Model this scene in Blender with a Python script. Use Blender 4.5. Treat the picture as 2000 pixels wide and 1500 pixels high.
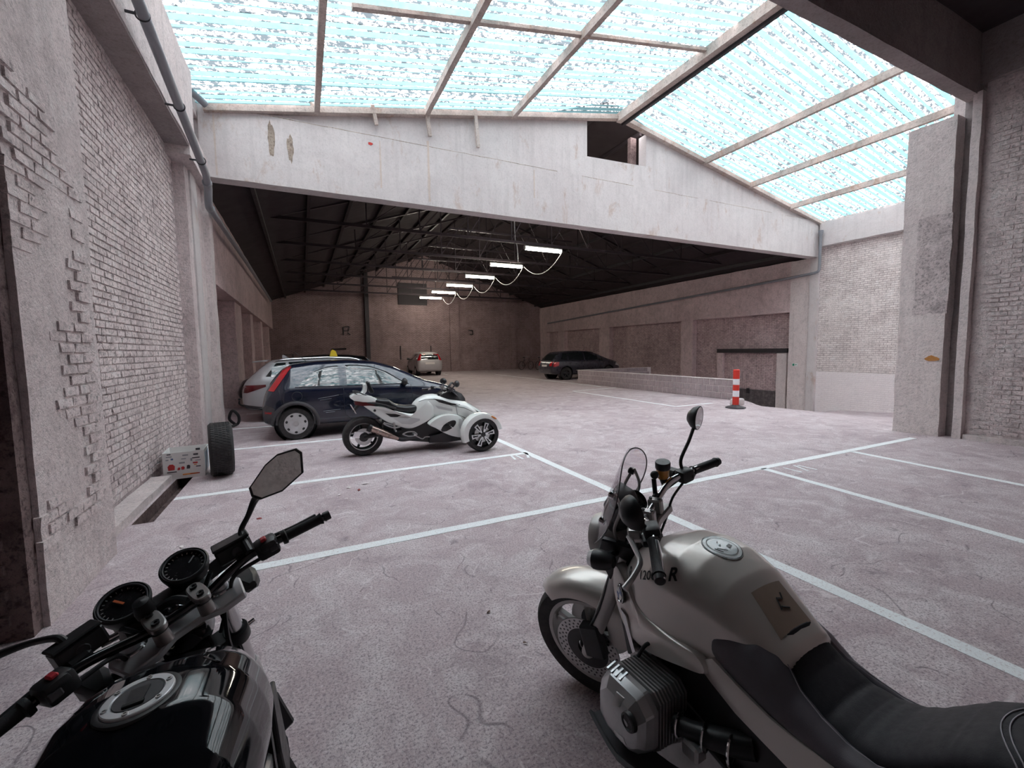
import bpy, bmesh, math, random
from mathutils import Vector, Matrix, Quaternion, noise
from mathutils.bvhtree import BVHTree

for o in list(bpy.data.objects): bpy.data.objects.remove(o)
S = bpy.context.scene
COL = S.collection
R = math.radians
PI = math.pi

# ------------------------------------------------------------------ camera, sky, exposure
F_PX = 847.0
YAW, PITCH, ROLL = R(25.71), R(4.54), R(-0.83)
fw = Vector((math.sin(YAW) * math.cos(PITCH), math.cos(YAW) * math.cos(PITCH), -math.sin(PITCH)))
rt = Vector((math.cos(YAW), -math.sin(YAW), 0.0))
up = rt.cross(fw)
rt, up = math.cos(ROLL) * rt + math.sin(ROLL) * up, -math.sin(ROLL) * rt + math.cos(ROLL) * up
cam_data = bpy.data.cameras.new('camera')
cam_data.sensor_width = 36.0
cam_data.lens = F_PX / 2000.0 * 36.0
cam_data.clip_start = 0.02
cam_data.clip_end = 300
cam = bpy.data.objects.new('camera', cam_data)
COL.objects.link(cam)
cam.matrix_world = Matrix(((rt.x, up.x, -fw.x, 0), (rt.y, up.y, -fw.y, 0), (rt.z, up.z, -fw.z, 1.6), (0, 0, 0, 1)))
S.camera = cam

world = bpy.data.worlds.new('sky')
S.world = world
world.use_nodes = True
_wt = world.node_tree
_bg = _wt.nodes['Background']
_bg.inputs['Color'].default_value = (1.0, 0.985, 0.99, 1)
# standard overcast sky: three times as bright overhead as at the horizon, all round
_tc = _wt.nodes.new('ShaderNodeTexCoord')
_sp = _wt.nodes.new('ShaderNodeSeparateXYZ')
_mx = _wt.nodes.new('ShaderNodeMath'); _mx.operation = 'MAXIMUM'; _mx.inputs[1].default_value = 0.0
_ma = _wt.nodes.new('ShaderNodeMath'); _ma.operation = 'MULTIPLY_ADD'
SKY = 17.5
_ma.inputs[1].default_value = SKY * 2 / 3; _ma.inputs[2].default_value = SKY / 3
_wt.links.new(_tc.outputs['Generated'], _sp.inputs[0]); _wt.links.new(_sp.outputs[2], _mx.inputs[0])
_wt.links.new(_mx.outputs[0], _ma.inputs[0]); _wt.links.new(_ma.outputs[0], _bg.inputs['Strength'])
S.view_settings.view_transform = 'Standard'
S.view_settings.look = 'None'
S.view_settings.exposure = 0.0
S.view_settings.gamma = 1.0
S.view_settings.use_curve_mapping = False
S.cycles.max_bounces = 9
S.cycles.diffuse_bounces = 6
S.cycles.glossy_bounces = 4
S.cycles.transmission_bounces = 6
S.cycles.transparent_max_bounces = 10
S.cycles.caustics_reflective = False
S.cycles.caustics_refractive = False
S.cycles.sample_clamp_indirect = 8.0
S.cycles.use_denoising = True

# ------------------------------------------------------------------ mesh helpers
def V(*a): return Vector(a)

def basis(d, upv=None):
    d = Vector(d).normalized()
    u = Vector(upv) if upv is not None else (Vector((0, 0, 1)) if abs(d.z) < 0.95 else Vector((1, 0, 0)))
    x = u.cross(d)
    if x.length < 1e-6: x = Vector((0, 1, 0)).cross(d)
    x.normalize()
    y = d.cross(x)
    return x, y, d

def cr(pts, k=6, closed=False):
    """Catmull-Rom through tuples of any length"""
    n = len(pts); out = []
    seg = n if closed else n - 1
    for i in range(seg):
        g = (lambda j: pts[j % n]) if closed else (lambda j: pts[max(0, min(n - 1, j))])
        a, b, c, d = g(i - 1), g(i), g(i + 1), g(i + 2)
        for j in range(k):
            t = j / k
            out.append(tuple(0.5 * (2 * q + (r_ - p) * t + (2 * p - 5 * q + 4 * r_ - s) * t * t + (3 * q - p - 3 * r_ + s) * t ** 3)
                             for p, q, r_, s in zip(a, b, c, d)))
    if not closed: out.append(tuple(pts[-1]))
    return out

def interp(tab, x):
    """piecewise smooth table [(x, v...)]"""
    if tab[0][0] > tab[-1][0]: tab = tab[::-1]
    if x <= tab[0][0]: return tab[0][1:]
    if x >= tab[-1][0]: return tab[-1][1:]
    for a, b in zip(tab, tab[1:]):
        if a[0] <= x <= b[0]:
            t = (x - a[0]) / (b[0] - a[0])
            return tuple(p + (q - p) * t for p, q in zip(a[1:], b[1:]))

class MB:
    def __init__(s): s.v = []; s.f = []; s.xf = None
    def add(s, vs, fs):
        n = len(s.v)
        s.v += [Vector(v) if s.xf is None else s.xf(Vector(v)) for v in vs]
        s.f += [tuple(i + n for i in f) for f in fs]
        return s
    def box(s, c, d, rot=None, top=1.0, topy=None):
        x, y, z = d[0] / 2, d[1] / 2, d[2] / 2
        ty = top if topy is None else topy
        vs = [Vector(p) for p in ((-x, -y, -z), (x, -y, -z), (x, y, -z), (-x, y, -z),
                                  (-x * top, -y * ty, z), (x * top, -y * ty, z), (x * top, y * ty, z), (-x * top, y * ty, z))]
        if rot is not None: vs = [rot @ v for v in vs]
        return s.add([v + Vector(c) for v in vs], [(3, 2, 1, 0), (4, 5, 6, 7), (0, 1, 5, 4), (1, 2, 6, 5), (2, 3, 7, 6), (3, 0, 4, 7)])
    def span(s, a, b):
        a, b = Vector(a), Vector(b)
        return s.box((a + b) / 2, [abs(q) for q in (b - a)])
    def bar(s, a, b, w, h, upv=None):
        a, b = Vector(a), Vector(b)
        x, y, d = basis(b - a, upv)
        vs = [p + x * (i * w / 2) + y * (j * h / 2) for p in (a, b) for i, j in ((-1, -1), (1, -1), (1, 1), (-1, 1))]
        return s.add(vs, [(3, 2, 1, 0), (4, 5, 6, 7), (0, 1, 5, 4), (1, 2, 6, 5), (2, 3, 7, 6), (3, 0, 4, 7)])
    def loft(s, rings, closed=True, cap0=True, cap1=True):
        n = len(rings[0]); vs = [p for r_ in rings for p in r_]; fs = []
        for i in range(len(rings) - 1):
            for j in range(n if closed else n - 1):
                k = (j + 1) % n
                fs.append((i * n + j, i * n + k, (i + 1) * n + k, (i + 1) * n + j))
        if closed and cap0: fs.append(tuple(reversed(range(n))))
        if closed and cap1: fs.append(tuple((len(rings) - 1) * n + j for j in range(n)))
        return s.add(vs, fs)
    def tube(s, pts, r, n=8, closed=False, sq=1.0):
        pts = [Vector(p) for p in pts]; m = len(pts)
        rr = r if isinstance(r, (list, tuple)) else [r] * m
        rings = []; x = None
        for i, p in enumerate(pts):
            a = pts[i - 1] if (i > 0 or closed) else p
            b = pts[(i + 1) % m] if (i < m - 1 or closed) else p
            d = (b - a)
            d = d.normalized() if d.length > 1e-9 else Vector((0, 0, 1))
            if x is None: x, y, _ = basis(d)
            else:
                x = x - d * x.dot(d)
                x = x.normalized() if x.length > 1e-6 else basis(d)[0]
                y = d.cross(x)
            rings.append([p + (x * math.cos(2 * PI * j / n) + y * sq * math.sin(2 * PI * j / n)) * rr[i] for j in range(n)])
        if closed: return s.loft(rings + [rings[0]], True, False, False)
        return s.loft(rings)
    def cyl(s, a, b, r0, r1=None, n=16):
        return s.tube([a, b], [r0, r0 if r1 is None else r1], n)
    def lathe(s, prof, o=(0, 0, 0), ax=(0, 0, 1), n=24, a0=0.0, a1=2 * PI, upv=None):
        x, y, d = basis(ax, upv); o = Vector(o)
        full = abs(a1 - a0 - 2 * PI) < 1e-6
        m = n if full else n + 1
        rings = []
        for (r, h) in prof:
            rings.append([o + d * h + (x * math.cos(a0 + (a1 - a0) * j / n) + y * math.sin(a0 + (a1 - a0) * j / n)) * max(r, 1e-5) for j in range(m)])
        return s.loft(rings, full, False, False)
    def ring(s, o, ax, Rr, r, n=32, m=8, a0=0, a1=2 * PI):
        prof = [(Rr + r * math.cos(2 * PI * k / m), r * math.sin(2 * PI * k / m)) for k in range(m + 1)]
        return s.lathe(prof, o, ax, n, a0, a1)
    def prism(s, poly, o, ux, uy, t):
        """polygon in the plane o+u*ux+v*uy, thickness t centred"""
        ux, uy = Vector(ux).normalized(), Vector(uy).normalized(); nn = ux.cross(uy); o = Vector(o); n = len(poly)
        a = [o + ux * p[0] + uy * p[1] - nn * t / 2 for p in poly]
        b = [o + ux * p[0] + uy * p[1] + nn * t / 2 for p in poly]
        fs = [tuple(reversed(range(n))), tuple(range(n, 2 * n))] + [(i, (i + 1) % n, n + (i + 1) % n, n + i) for i in range(n)]
        return s.add(a + b, fs)
    def ball(s, c, r, n=16, m=10, rot=None):
        r = (r, r, r) if isinstance(r, (int, float)) else r
        rings = []
        for i in range(m + 1):
            t = PI * i / m
            ring = [Vector((r[0] * max(math.sin(t), 1e-4) * math.cos(2 * PI * j / n), r[1] * max(math.sin(t), 1e-4) * math.sin(2 * PI * j / n), -r[2] * math.cos(t))) for j in range(n)]
            if rot is not None: ring = [rot @ p for p in ring]
            rings.append([p + Vector(c) for p in ring])
        return s.loft(rings, True, False, False)
    def mesh(s, name):
        me = bpy.data.meshes.new(name)
        me.from_pydata([tuple(v) for v in s.v], [], s.f)
        bm = bmesh.new(); bm.from_mesh(me)
        bmesh.ops.recalc_face_normals(bm, faces=bm.faces)
        bm.to_mesh(me); bm.free()
        return me
    def build(s, name, mt, parent=None, smooth=35, bevel=0.0, sub=0, seg=1, solid=0.0, mirror=False):
        me = s.mesh(name)
        if solid or sub or bevel or mirror: me = baked(me, bevel, sub, seg, solid, mirror)
        return link(me, name, mt, parent, smooth)

def baked(me, bevel=0.0, sub=0, seg=1, solid=0.0, mirror=False, cut=None):
    o = bpy.data.objects.new('tmp', me); COL.objects.link(o)
    if mirror:
        m = o.modifiers.new('m', 'MIRROR'); m.use_axis = (False, True, False)
    if solid:
        m = o.modifiers.new('s', 'SOLIDIFY'); m.thickness = solid; m.offset = 0
    if bevel:
        m = o.modifiers.new('b', 'BEVEL'); m.width = bevel; m.segments = seg; m.limit_method = 'ANGLE'; m.angle_limit = R(30)
    if sub:
        m = o.modifiers.new('u', 'SUBSURF'); m.levels = sub; m.render_levels = sub
    co = None
    if cut is not None:
        co = bpy.data.objects.new('tmpc', cut); COL.objects.link(co)
        m = o.modifiers.new('c', 'BOOLEAN'); m.operation = 'DIFFERENCE'; m.object = co; m.solver = 'EXACT'
    dg = bpy.context.evaluated_depsgraph_get(); dg.update()
    out = bpy.data.meshes.new_from_object(o.evaluated_get(dg))
    bpy.data.objects.remove(o)
    if co: bpy.data.objects.remove(co)
    return out

def link(me, name, mt, parent=None, smooth=35):
    me.materials.clear()
    if mt is not None: me.materials.append(mt)
    if smooth:
        me.shade_smooth()
        me.set_sharp_from_angle(angle=R(smooth))
    o = bpy.data.objects.new(name, me); COL.objects.link(o)
    if parent is not None: o.parent = parent
    return o

def bvh_of(me):
    bm = bmesh.new(); bm.from_mesh(me); t = BVHTree.FromBMesh(bm); bm.free(); return t

def tag(o, label, cat, group=None, kind=None):
    if label: o['label'] = label
    if cat: o['category'] = cat
    if group: o['group'] = group
    if kind: o['kind'] = kind
    return o

def thing(name, label, cat, loc=(0, 0, 0), rotz=0.0, group=None):
    o = bpy.data.objects.new(name, None); COL.objects.link(o)
    o.empty_display_size = 0.1
    o.location = loc; o.rotation_euler = (0, 0, rotz)
    return tag(o, label, cat, group)

def struct(name, mb, mt, parent=None, smooth=30, **k):
    o = mb.build(name, mt, parent, smooth, **k)
    if parent is None: o['kind'] = 'structure'
    return o

def copy_tree(o, parent=None):
    c = o.copy(); COL.objects.link(c)
    if parent is not None: c.parent = parent
    for ch in list(o.children): copy_tree(ch, c)
    return c

# ------------------------------------------------------------------ material helpers
class NT:
    def __init__(s, name):
        s.m = bpy.data.materials.new(name); s.m.use_nodes = True
        s.t = s.m.node_tree; s.t.nodes.clear()
        s.out = s.n('ShaderNodeOutputMaterial')
    def n(s, kind, **kw):
        nd = s.t.nodes.new(kind)
        for k, v in kw.items():
            if k.startswith('i_'):
                key = k[2:]
                key = int(key) if key.isdigit() else key.replace('_', ' ')
                s.put(nd, key, v)
            else: setattr(nd, k, v)
        return nd
    def put(s, nd, key, v):
        sock = nd.inputs[key]
        if isinstance(v, bpy.types.NodeSocket): s.t.links.new(v, sock)
        elif isinstance(v, bpy.types.Node): s.t.links.new(v.outputs[0], sock)
        else:
            if isinstance(v, (tuple, list)) and len(v) == 3 and sock.type == 'RGBA': v = (*v, 1)
            sock.default_value = v
    def pos(s): return s.n('ShaderNodeNewGeometry').outputs['Position']
    def obj(s): return s.n('ShaderNodeTexCoord').outputs['Object']
    def map(s, v, scale=(1, 1, 1), rot=(0, 0, 0)):
        return s.n('ShaderNodeMapping', i_Vector=v, i_Scale=scale, i_Rotation=rot).outputs[0]
    def noise(s, v, scale, detail=4, rough=.55, dist=0.0):
        return s.n('ShaderNodeTexNoise', i_Vector=v, i_Scale=scale, i_Detail=detail, i_Roughness=rough, i_Distortion=dist).outputs[0]
    def ramp(s, fac, stops):
        r = s.n('ShaderNodeValToRGB', i_Fac=fac)
        e = r.color_ramp.elements
        while len(e) < len(stops): e.new(0.5)
        for el, (p, c) in zip(e, stops):
            el.position = p
            el.color = (c, c, c, 1) if isinstance(c, (int, float)) else (*c, 1)
        return r.outputs[0]
    def mix(s, fac, a, b, mode='MIX'):
        nd = s.n('ShaderNodeMix', data_type='RGBA', blend_type=mode)
        s.put(nd, 0, fac); s.put(nd, 6, a); s.put(nd, 7, b)
        return nd.outputs[2]
    def math(s, op, a, b=0.0):
        nd = s.n('ShaderNodeMath', operation=op); s.put(nd, 0, a); s.put(nd, 1, b); return nd.outputs[0]
    def bump(s, h, strength=.3, dist=.01):
        return s.n('ShaderNodeBump', i_Height=h, i_Strength=strength, i_Distance=dist).outputs[0]
    def bsdf(s, **kw):
        b = s.n('ShaderNodeBsdfPrincipled')
        for k, v in kw.items(): s.put(b, k.replace('_', ' '), v)
        return b
    def done(s, sh):
        s.t.links.new(sh.outputs[0] if isinstance(sh, bpy.types.Node) else sh, s.out.inputs[0]); return s.m

MATS = {}
def pm(name, col, rough=.5, metal=0.0, var=.12, vs=14., bump=0.0, bs=220., coat=0.0, cro=.05, world=False, spec=.5, dirt=0.0, dirtcol=(.2, .17, .16)):
    """plain painted / plastic / metal surface with soft procedural variation"""
    if name in MATS: return MATS[name]
    t = NT(name); p = t.pos() if world else t.obj()
    nz = t.noise(p, vs, 5)
    c = t.mix(nz, tuple(q * (1 - var) for q in col), tuple(min(1, q * (1 + var)) for q in col))
    if dirt:
        d = t.ramp(t.noise(p, vs * .7, 7, .65), [(.45, 0), (.75, dirt)])
        c = t.mix(d, c, dirtcol)
    rg = t.ramp(t.noise(p, vs * 2.3, 4), [(.3, max(0, rough - .06)), (.7, min(1, rough + .06))])
    b = t.bsdf(Base_Color=c, Roughness=rg, Metallic=metal, Coat_Weight=coat, Coat_Roughness=cro, Specular_IOR_Level=spec)
    if bump: t.put(b, 'Normal', t.bump(t.noise(p, bs, 3), bump, .002))
    MATS[name] = t.done(b)
    return MATS[name]
# ------------------------------------------------------------------ setting materials
def mat_wall(name, a, b, brick=None, soot=.35, bumpy=.5, band=None, course=False, rust=0.0, spot=1.0, mort=.35):
    t = NT(name); p = t.pos()
    big = t.noise(p, .55, 6, .62, .6)
    c = t.mix(t.ramp(big, [(.32, 0), (.68, 1)]), a, b)
    streak = t.noise(t.map(p, (3.2, 3.2, .22)), 1.6, 6, .65)
    c = t.mix(t.ramp(streak, [(.5, 0), (.78, soot)]), c, tuple(q * .42 for q in a))
    fine = t.noise(p, 26, 6, .7)
    c = t.mix(t.ramp(fine, [(.36, .85 * spot), (.50, 0)]), c, tuple(q * .42 for q in b))
    mid = t.noise(p, 5.5, 7, .68, .5)
    c = t.mix(t.ramp(mid, [(.36, .65 * spot), (.50, 0)]), c, tuple(q * .62 for q in b))
    c = t.mix(t.ramp(mid, [(.54, 0), (.68, .55 * spot)]), c, tuple(min(.9, q * 1.12) for q in a))
    if brick:
        m = t.ramp(t.noise(p, 3.1, 7, .7, .3), [(.66, 0), (.72, .8)])
        c = t.mix(m, c, brick)
    h = t.math('ADD', t.math('ADD', t.noise(p, 9, 7, .7), t.math('MULTIPLY', mid, .6)), t.math('MULTIPLY', t.math('ADD', t.noise(p, 55, 5, .7), fine), .55))
    if course:
        ca = t.n('ShaderNodeSeparateXYZ', i_0=p)
        wv = t.n('ShaderNodeCombineXYZ', i_0=t.math('ADD', ca.outputs[1], ca.outputs[0]), i_1=ca.outputs[2])
        wob = t.mix(.012, wv, t.n('ShaderNodeTexNoise', i_Vector=p, i_Scale=6, i_Detail=3).outputs[1], 'ADD')
        bt = t.n('ShaderNodeTexBrick', i_Vector=wob, i_Scale=1.0, i_Mortar_Size=.011, i_Mortar_Smooth=.3, i_Brick_Width=.225, i_Row_Height=.075)
        t.put(bt, 'Color1', (1, 1, 1)); t.put(bt, 'Color2', (.82, .80, .80)); t.put(bt, 'Mortar', (mort, mort * .93, mort * .93))
        mm = t.mix(t.ramp(t.noise(p, 1.3, 5, .6), [(.3, .35), (.6, 1)]), (1, 1, 1), bt.outputs[0])
        c = t.mix(1.0, c, mm, 'MULTIPLY')
        h = t.math('ADD', h, t.math('MULTIPLY', t.n('ShaderNodeSeparateColor', i_0=bt.outputs[0]).outputs[0], 1.1))
    if band:
        z = t.n('ShaderNodeSeparateXYZ', i_0=p).outputs[2]
        zz = t.math('ADD', z, t.math('MULTIPLY', t.noise(p, 4, 3), .08))
        lo, hi, cb = band
        k = t.math('MULTIPLY', t.math('GREATER_THAN', zz, lo), t.math('LESS_THAN', zz, hi))
        c = t.mix(t.math('MULTIPLY', k, .75), c, cb)
    if rust:
        m = t.ramp(t.noise(t.map(p, (1.2, 1.2, .5)), 2.2, 7, .72, .5), [(.58, 0), (.68, rust)])
        c = t.mix(m, c, (.36, .17, .07))
    b_ = t.bsdf(Base_Color=c, Roughness=.93, Specular_IOR_Level=.15)
    t.put(b_, 'Normal', t.bump(h, bumpy, .03))
    return t.done(b_)

WHITE_A, WHITE_B = (.88, .77, .76), (.73, .615, .615)
M_wash = mat_wall('whitewashed brick', WHITE_A, WHITE_B, (.42, .30, .28), .45, .8)
M_plaster = mat_wall('whitewashed plaster', (.88, .775, .765), (.72, .61, .61), None, .4, .9, spot=.5)
M_gable = mat_wall('gable concrete', (.69, .645, .64), (.60, .55, .55), None, .30, .35, rust=.35, spot=.18)
M_pillar = mat_wall('pillar concrete', (.85, .755, .74), (.70, .61, .605), (.44, .34, .32), .4, .8, spot=.42)
M_rough = mat_wall('exposed aggregate', (.78, .68, .68), (.56, .48, .48), None, .3, 1.0)
M_dark = mat_wall('dark brick', (.30, .22, .21), (.15, .10, .10), (.36, .22, .18), .5, .9)  # dark brown brick tone with redder patches
M_bay = mat_wall('bay brick', (.90, .83, .81), (.80, .715, .695), (.48, .38, .33), .25, .5, band=(-2, .62, (.90, .835, .845)), course=True, spot=.7, mort=.56)
M_hall = mat_wall('hall brick', (.86, .68, .685), (.64, .49, .50), None, .4, .6, course=True, mort=.5)
M_hallc = mat_wall('hall concrete', (.84, .675, .675), (.60, .475, .48), None, .4, .5, spot=.6)
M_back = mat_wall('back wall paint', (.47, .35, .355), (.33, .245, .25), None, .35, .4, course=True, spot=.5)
M_shadowc = mat_wall('shaded and stained concrete', (.40, .35, .35), (.28, .24, .24), None, .3, .4, spot=.4)  # dark tone holds the shade of beam and slot, and the soffit's stain
M_block = mat_wall('grey block', (.47, .395, .41), (.36, .30, .31), None, .15, .35, spot=.4)
M_mortar = mat_wall('pale mortar', (.78, .71, .71), (.62, .56, .56), None, .15, .3, spot=.4)
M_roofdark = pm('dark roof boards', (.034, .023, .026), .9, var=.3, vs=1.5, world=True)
M_steel = pm('dark steel', (.05, .045, .05), .5, .6, var=.3, vs=6, world=True)
M_timber = mat_wall('weathered white timber', (.66, .58, .54), (.46, .37, .33), (.40, .24, .15), .35, .5, rust=.5, spot=.5)
M_pvc = pm('grey pipe', (.23, .235, .26), .45, 0, .15, 3, world=True)
M_rustc = pm('rust stain', (.45, .20, .06), .9, 0, .3, 30, world=True)

def mat_floor():
    t = NT('worn concrete'); p = t.pos()
    big = t.noise(p, .35, 8, .6, .8)
    c = t.mix(t.ramp(big, [(.33, 0), (.66, 1)]), (.45, .357, .38), (.60, .503, .522))
    mid = t.noise(p, 2.6, 8, .68, 1.2)
    c = t.mix(t.ramp(mid, [(.44, 0), (.64, .75)]), c, (.75, .68, .695))
    c = t.mix(t.ramp(t.noise(p, 1.7, 8, .7, .6), [(.53, 0), (.68, .65)]), c, (.31, .235, .255))
    # aggregate: small pale and dark grains
    g = t.noise(p, 85, 4, .75)
    c = t.mix(t.ramp(g, [(.40, .85), (.50, 0)]), c, (.23, .18, .20))
    c = t.mix(t.ramp(t.noise(p, 38, 5, .75), [(.38, .55), (.47, 0)]), c, (.27, .215, .235))
    c = t.mix(t.ramp(t.noise(p, 60, 5, .7), [(.54, 0), (.66, .5)]), c, (.80, .73, .76))
    # scrapes and hairline cracks: level lines of warped noise, broken up
    wob = t.mix(.25, p, t.n('ShaderNodeTexNoise', i_Vector=p, i_Scale=1.0, i_Detail=4, i_Roughness=.55).outputs[1], 'ADD')
    k = None
    for sc_, wd, lo, off in ((.9, .0015, .52, 0), (1.7, .0024, .55, 7), (3.6, .0034, .60, 13)):
        v = t.map(wob, (1, 1, 1)); v = t.n('ShaderNodeVectorMath', operation='ADD', i_0=wob, i_1=(off, off * .7, 0)).outputs[0]
        lv = t.math('ABSOLUTE', t.math('SUBTRACT', t.noise(v, sc_, 2, .5), .5))
        g1 = t.ramp(t.noise(v, sc_ * 1.9, 4), [(lo, 0), (lo + .06, 1)])
        q = t.math('MULTIPLY', t.ramp(lv, [(wd, 1), (wd * 2.6, 0)]), g1)
        k = q if k is None else t.math('MAXIMUM', k, q)
    c = t.mix(t.math('MULTIPLY', k, .62), c, (.17, .13, .145))
    for sc_, wd, off in ((1.3, .0024, 33), (2.6, .0035, 41)):
        v = t.n('ShaderNodeVectorMath', operation='ADD', i_0=wob, i_1=(off, off * .6, 0)).outputs[0]
        lv = t.math('ABSOLUTE', t.math('SUBTRACT', t.noise(v, sc_, 2, .5), .5))
        q = t.math('MULTIPLY', t.ramp(lv, [(wd, 1), (wd * 2.6, 0)]), t.ramp(t.noise(v, sc_ * 2.1, 4), [(.56, 0), (.64, .45)]))
        c = t.mix(q, c, (.86, .80, .81))
    b = t.bsdf(Base_Color=c, Roughness=t.ramp(mid, [(.3, .62), (.7, .85)]), Specular_IOR_Level=.3)
    h = t.math('ADD', t.math('MULTIPLY', g, .8), t.math('SUBTRACT', t.math('MULTIPLY', mid, 1.2), t.math('MULTIPLY', k, .6)))
    t.put(b, 'Normal', t.bump(h, .45, .012))
    return t.done(b)
M_floor = mat_floor()

def mat_paint(name='worn road paint', wear=.46):
    t = NT(name); p = t.pos()
    c = t.mix(t.noise(p, 3, 4), (.80, .82, .84), (.92, .95, .96))
    c = t.mix(t.ramp(t.noise(p, 75, 6, .75), [(.36, .9), (wear, 0)]), c, (.55, .48, .49))
    b = t.bsdf(Base_Color=c, Roughness=.75, Specular_IOR_Level=.3)
    t.put(b, 'Normal', t.bump(t.noise(p, 85, 4, .75), .4, .01))
    return t.done(b)
M_line = mat_paint()

def mat_sheet():
    """dirty corrugated translucent roofing: milky speckled ridges, clearer bluish valleys"""
    t = NT('corrugated skylight sheet'); p = t.pos()
    y = t.n('ShaderNodeSeparateXYZ', i_0=p).outputs[1]
    wv = t.math('SINE', t.math('MULTIPLY', y, 2 * PI / .19))
    clear = t.ramp(t.math('ADD', wv, t.math('MULTIPLY', t.math('SUBTRACT', t.noise(p, 1.6, 5), .5), 1.2)), [(-.38, 0), (.06, 1)])
    sp = t.math('ADD', t.math('MULTIPLY', t.noise(t.map(p, (.6, 1, 1)), 15, 5, .74), .86), t.math('MULTIPLY', t.noise(p, 1.5, 3), .14))
    speck = t.ramp(sp, [(.492, 1), (.532, 0)])
    white = t.mix(speck, (.88, .825, .83), (.045, .055, .062))
    wide = t.ramp(t.noise(p, .5, 4), [(.3, .80), (.7, 1.0)])
    white = t.mix(1.0, white, wide, 'MULTIPLY')
    blue = t.mix(t.noise(p, 9, 3), (.045, .105, .118), (.085, .155, .170))
    col = t.mix(clear, white, blue)
    lap = t.math('FRACT', t.math('DIVIDE', t.math('SUBTRACT', y, 3.085), .9))
    col = t.mix(t.math('MULTIPLY', t.math('LESS_THAN', lap, .030), .8), col, (.06, .055, .075))
    tl = t.n('ShaderNodeBsdfTranslucent', i_Color=col)
    tp = t.n('ShaderNodeBsdfTransparent', i_Color=col)
    df = t.n('ShaderNodeBsdfDiffuse', i_Color=(.5, .55, .56, 1))
    mx = t.n('ShaderNodeMixShader', i_0=.72, i_1=tl, i_2=tp)
    fin = t.n('ShaderNodeMixShader', i_0=.06, i_1=mx, i_2=df)
    return t.done(fin)
M_sheet = mat_sheet()

# ------------------------------------------------------------------ floor (flat bays, ramp down along the right wall)
XR, XL, YB = 18.1, -1.75, 32.0
def sm(a, b, x):
    t = max(0.0, min(1.0, (x - a) / (b - a))); return t * t * (3 - 2 * t)
def floor_z(x, y):
    if x < 9.3 or y > 16.82: return 0.0
    deep = interp([(3.4, -.45), (6.9, -.70), (9.2, -.86), (10.6, -1.10), (12.6, -1.42), (16.8, -1.6)], y)[0]
    if y < 8.6:
        x0 = 9.75 + .5 * sm(3.4, 8.0, y)
        return deep * sm(x0, 17.6, x) ** .85
    return deep * sm(11.62, 12.3 + 2.2 * (1 - sm(8.6, 10.5, y)), x)
xs = sorted(set([round(-9 + .5 * i, 3) for i in range(37)] + [round(9.25 + .15 * i, 3) for i in range(60)] + [-1.53, -1.36, 18.4]))
ys = sorted(set([round(-6 + .5 * i, 3) for i in range(77)] + [round(3.5 + .2 * i, 3) for i in range(67)] + [5.15, 7.02, 16.8, 16.83]))
vs = [(x, y, floor_z(x, y)) for y in ys for x in xs]
nx = len(xs); fs = []
for j in range(len(ys) - 1):
    for i in range(nx - 1):
        cx, cy = (xs[i] + xs[i + 1]) / 2, (ys[j] + ys[j + 1]) / 2
        if -1.53 < cx < -1.36 and 5.15 < cy < 7.02: continue
        fs.append((j * nx + i, j * nx + i + 1, (j + 1) * nx + i + 1, (j + 1) * nx + i))
floor = struct('floor', MB().add(vs, fs), M_floor, smooth=60)
tr = MB()
tr.span((-1.56, 5.1, -.16), (-1.33, 7.05, -.14)).span((-1.56, 5.1, -.15), (-1.53, 7.05, -.004)).span((-1.36, 5.1, -.15), (-1.33, 7.05, -.004)).span((-1.56, 7.02, -.15), (-1.33, 7.05, -.004)).span((-1.56, 5.1, -.15), (-1.33, 5.15, -.004))
tr.build('drain_channel', M_dark, floor, 0)

def line(pts, w=.1):
    m = MB()
    a, b = Vector((*pts[0], 0)), Vector((*pts[1], 0))
    d = (b - a).normalized(); q = Vector((-d.y, d.x, 0)); n = max(2, int((b - a).length / .12))
    rings = []
    for i in range(n + 1):
        p = a.lerp(b, i / n)
        l = w / 2 + (noise.noise(p * 3.1) * .006 + noise.noise(p * 17) * .004); r_ = w / 2 + (noise.noise(p * 3.3 + V(9, 2, 1)) * .006 + noise.noise(p * 15 + V(3, 3, 3)) * .004)
        z0, z1 = floor_z(p.x, p.y) + .0004, floor_z(p.x, p.y) + .003
        rings.append([p + q * l + V(0, 0, z0), p + q * l + V(0, 0, z1), p - q * r_ + V(0, 0, z1), p - q * r_ + V(0, 0, z0)])
    m.loft(rings)
    return m.build('painted_line', M_line, floor, 0)
for pts, w in ((((-.62, 3.66), (9.3, 3.6)), .105), (((-1.35, 5.87), (3.06, 5.86)), .105), (((-1.4, 8.46), (3.06, 8.52)), .10), (((-1.4, 10.78), (3.06, 10.75)), .10), (((-1.4, 13.3), (3.06, 13.3)), .10),
               (((3.07, 8.6), (3.06, .2)), .11), (((5.36, 3.6), (5.1, .6)), .10), (((7.36, 3.55), (7.12, .8)), .10),
               (((9.03, 8.56), (9.16, 13.7)), .09), (((9.16, 13.7), (11.4, 13.95)), .09), (((9.03, 8.56), (11.33, 8.6)), .09), (((11.2, 14.7), (11.3, 26)), .09), (((8.6, 27.6), (8.7, 31.8)), .09), (((5.9, 27.6), (6.0, 31.8)), .09)):
    line(pts, w)
# short painted strokes of worn bay numbers
for x, y, a in ((5.62, 3.38, 0), (5.75, 3.38, .1), (5.9, 3.36, 0), (2.72, 5.7, .05), (2.84, 5.68, 0), (2.94, 5.7, .1)):
    line(((x, y - .12), (x + a, y + .12)), .035)

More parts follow.
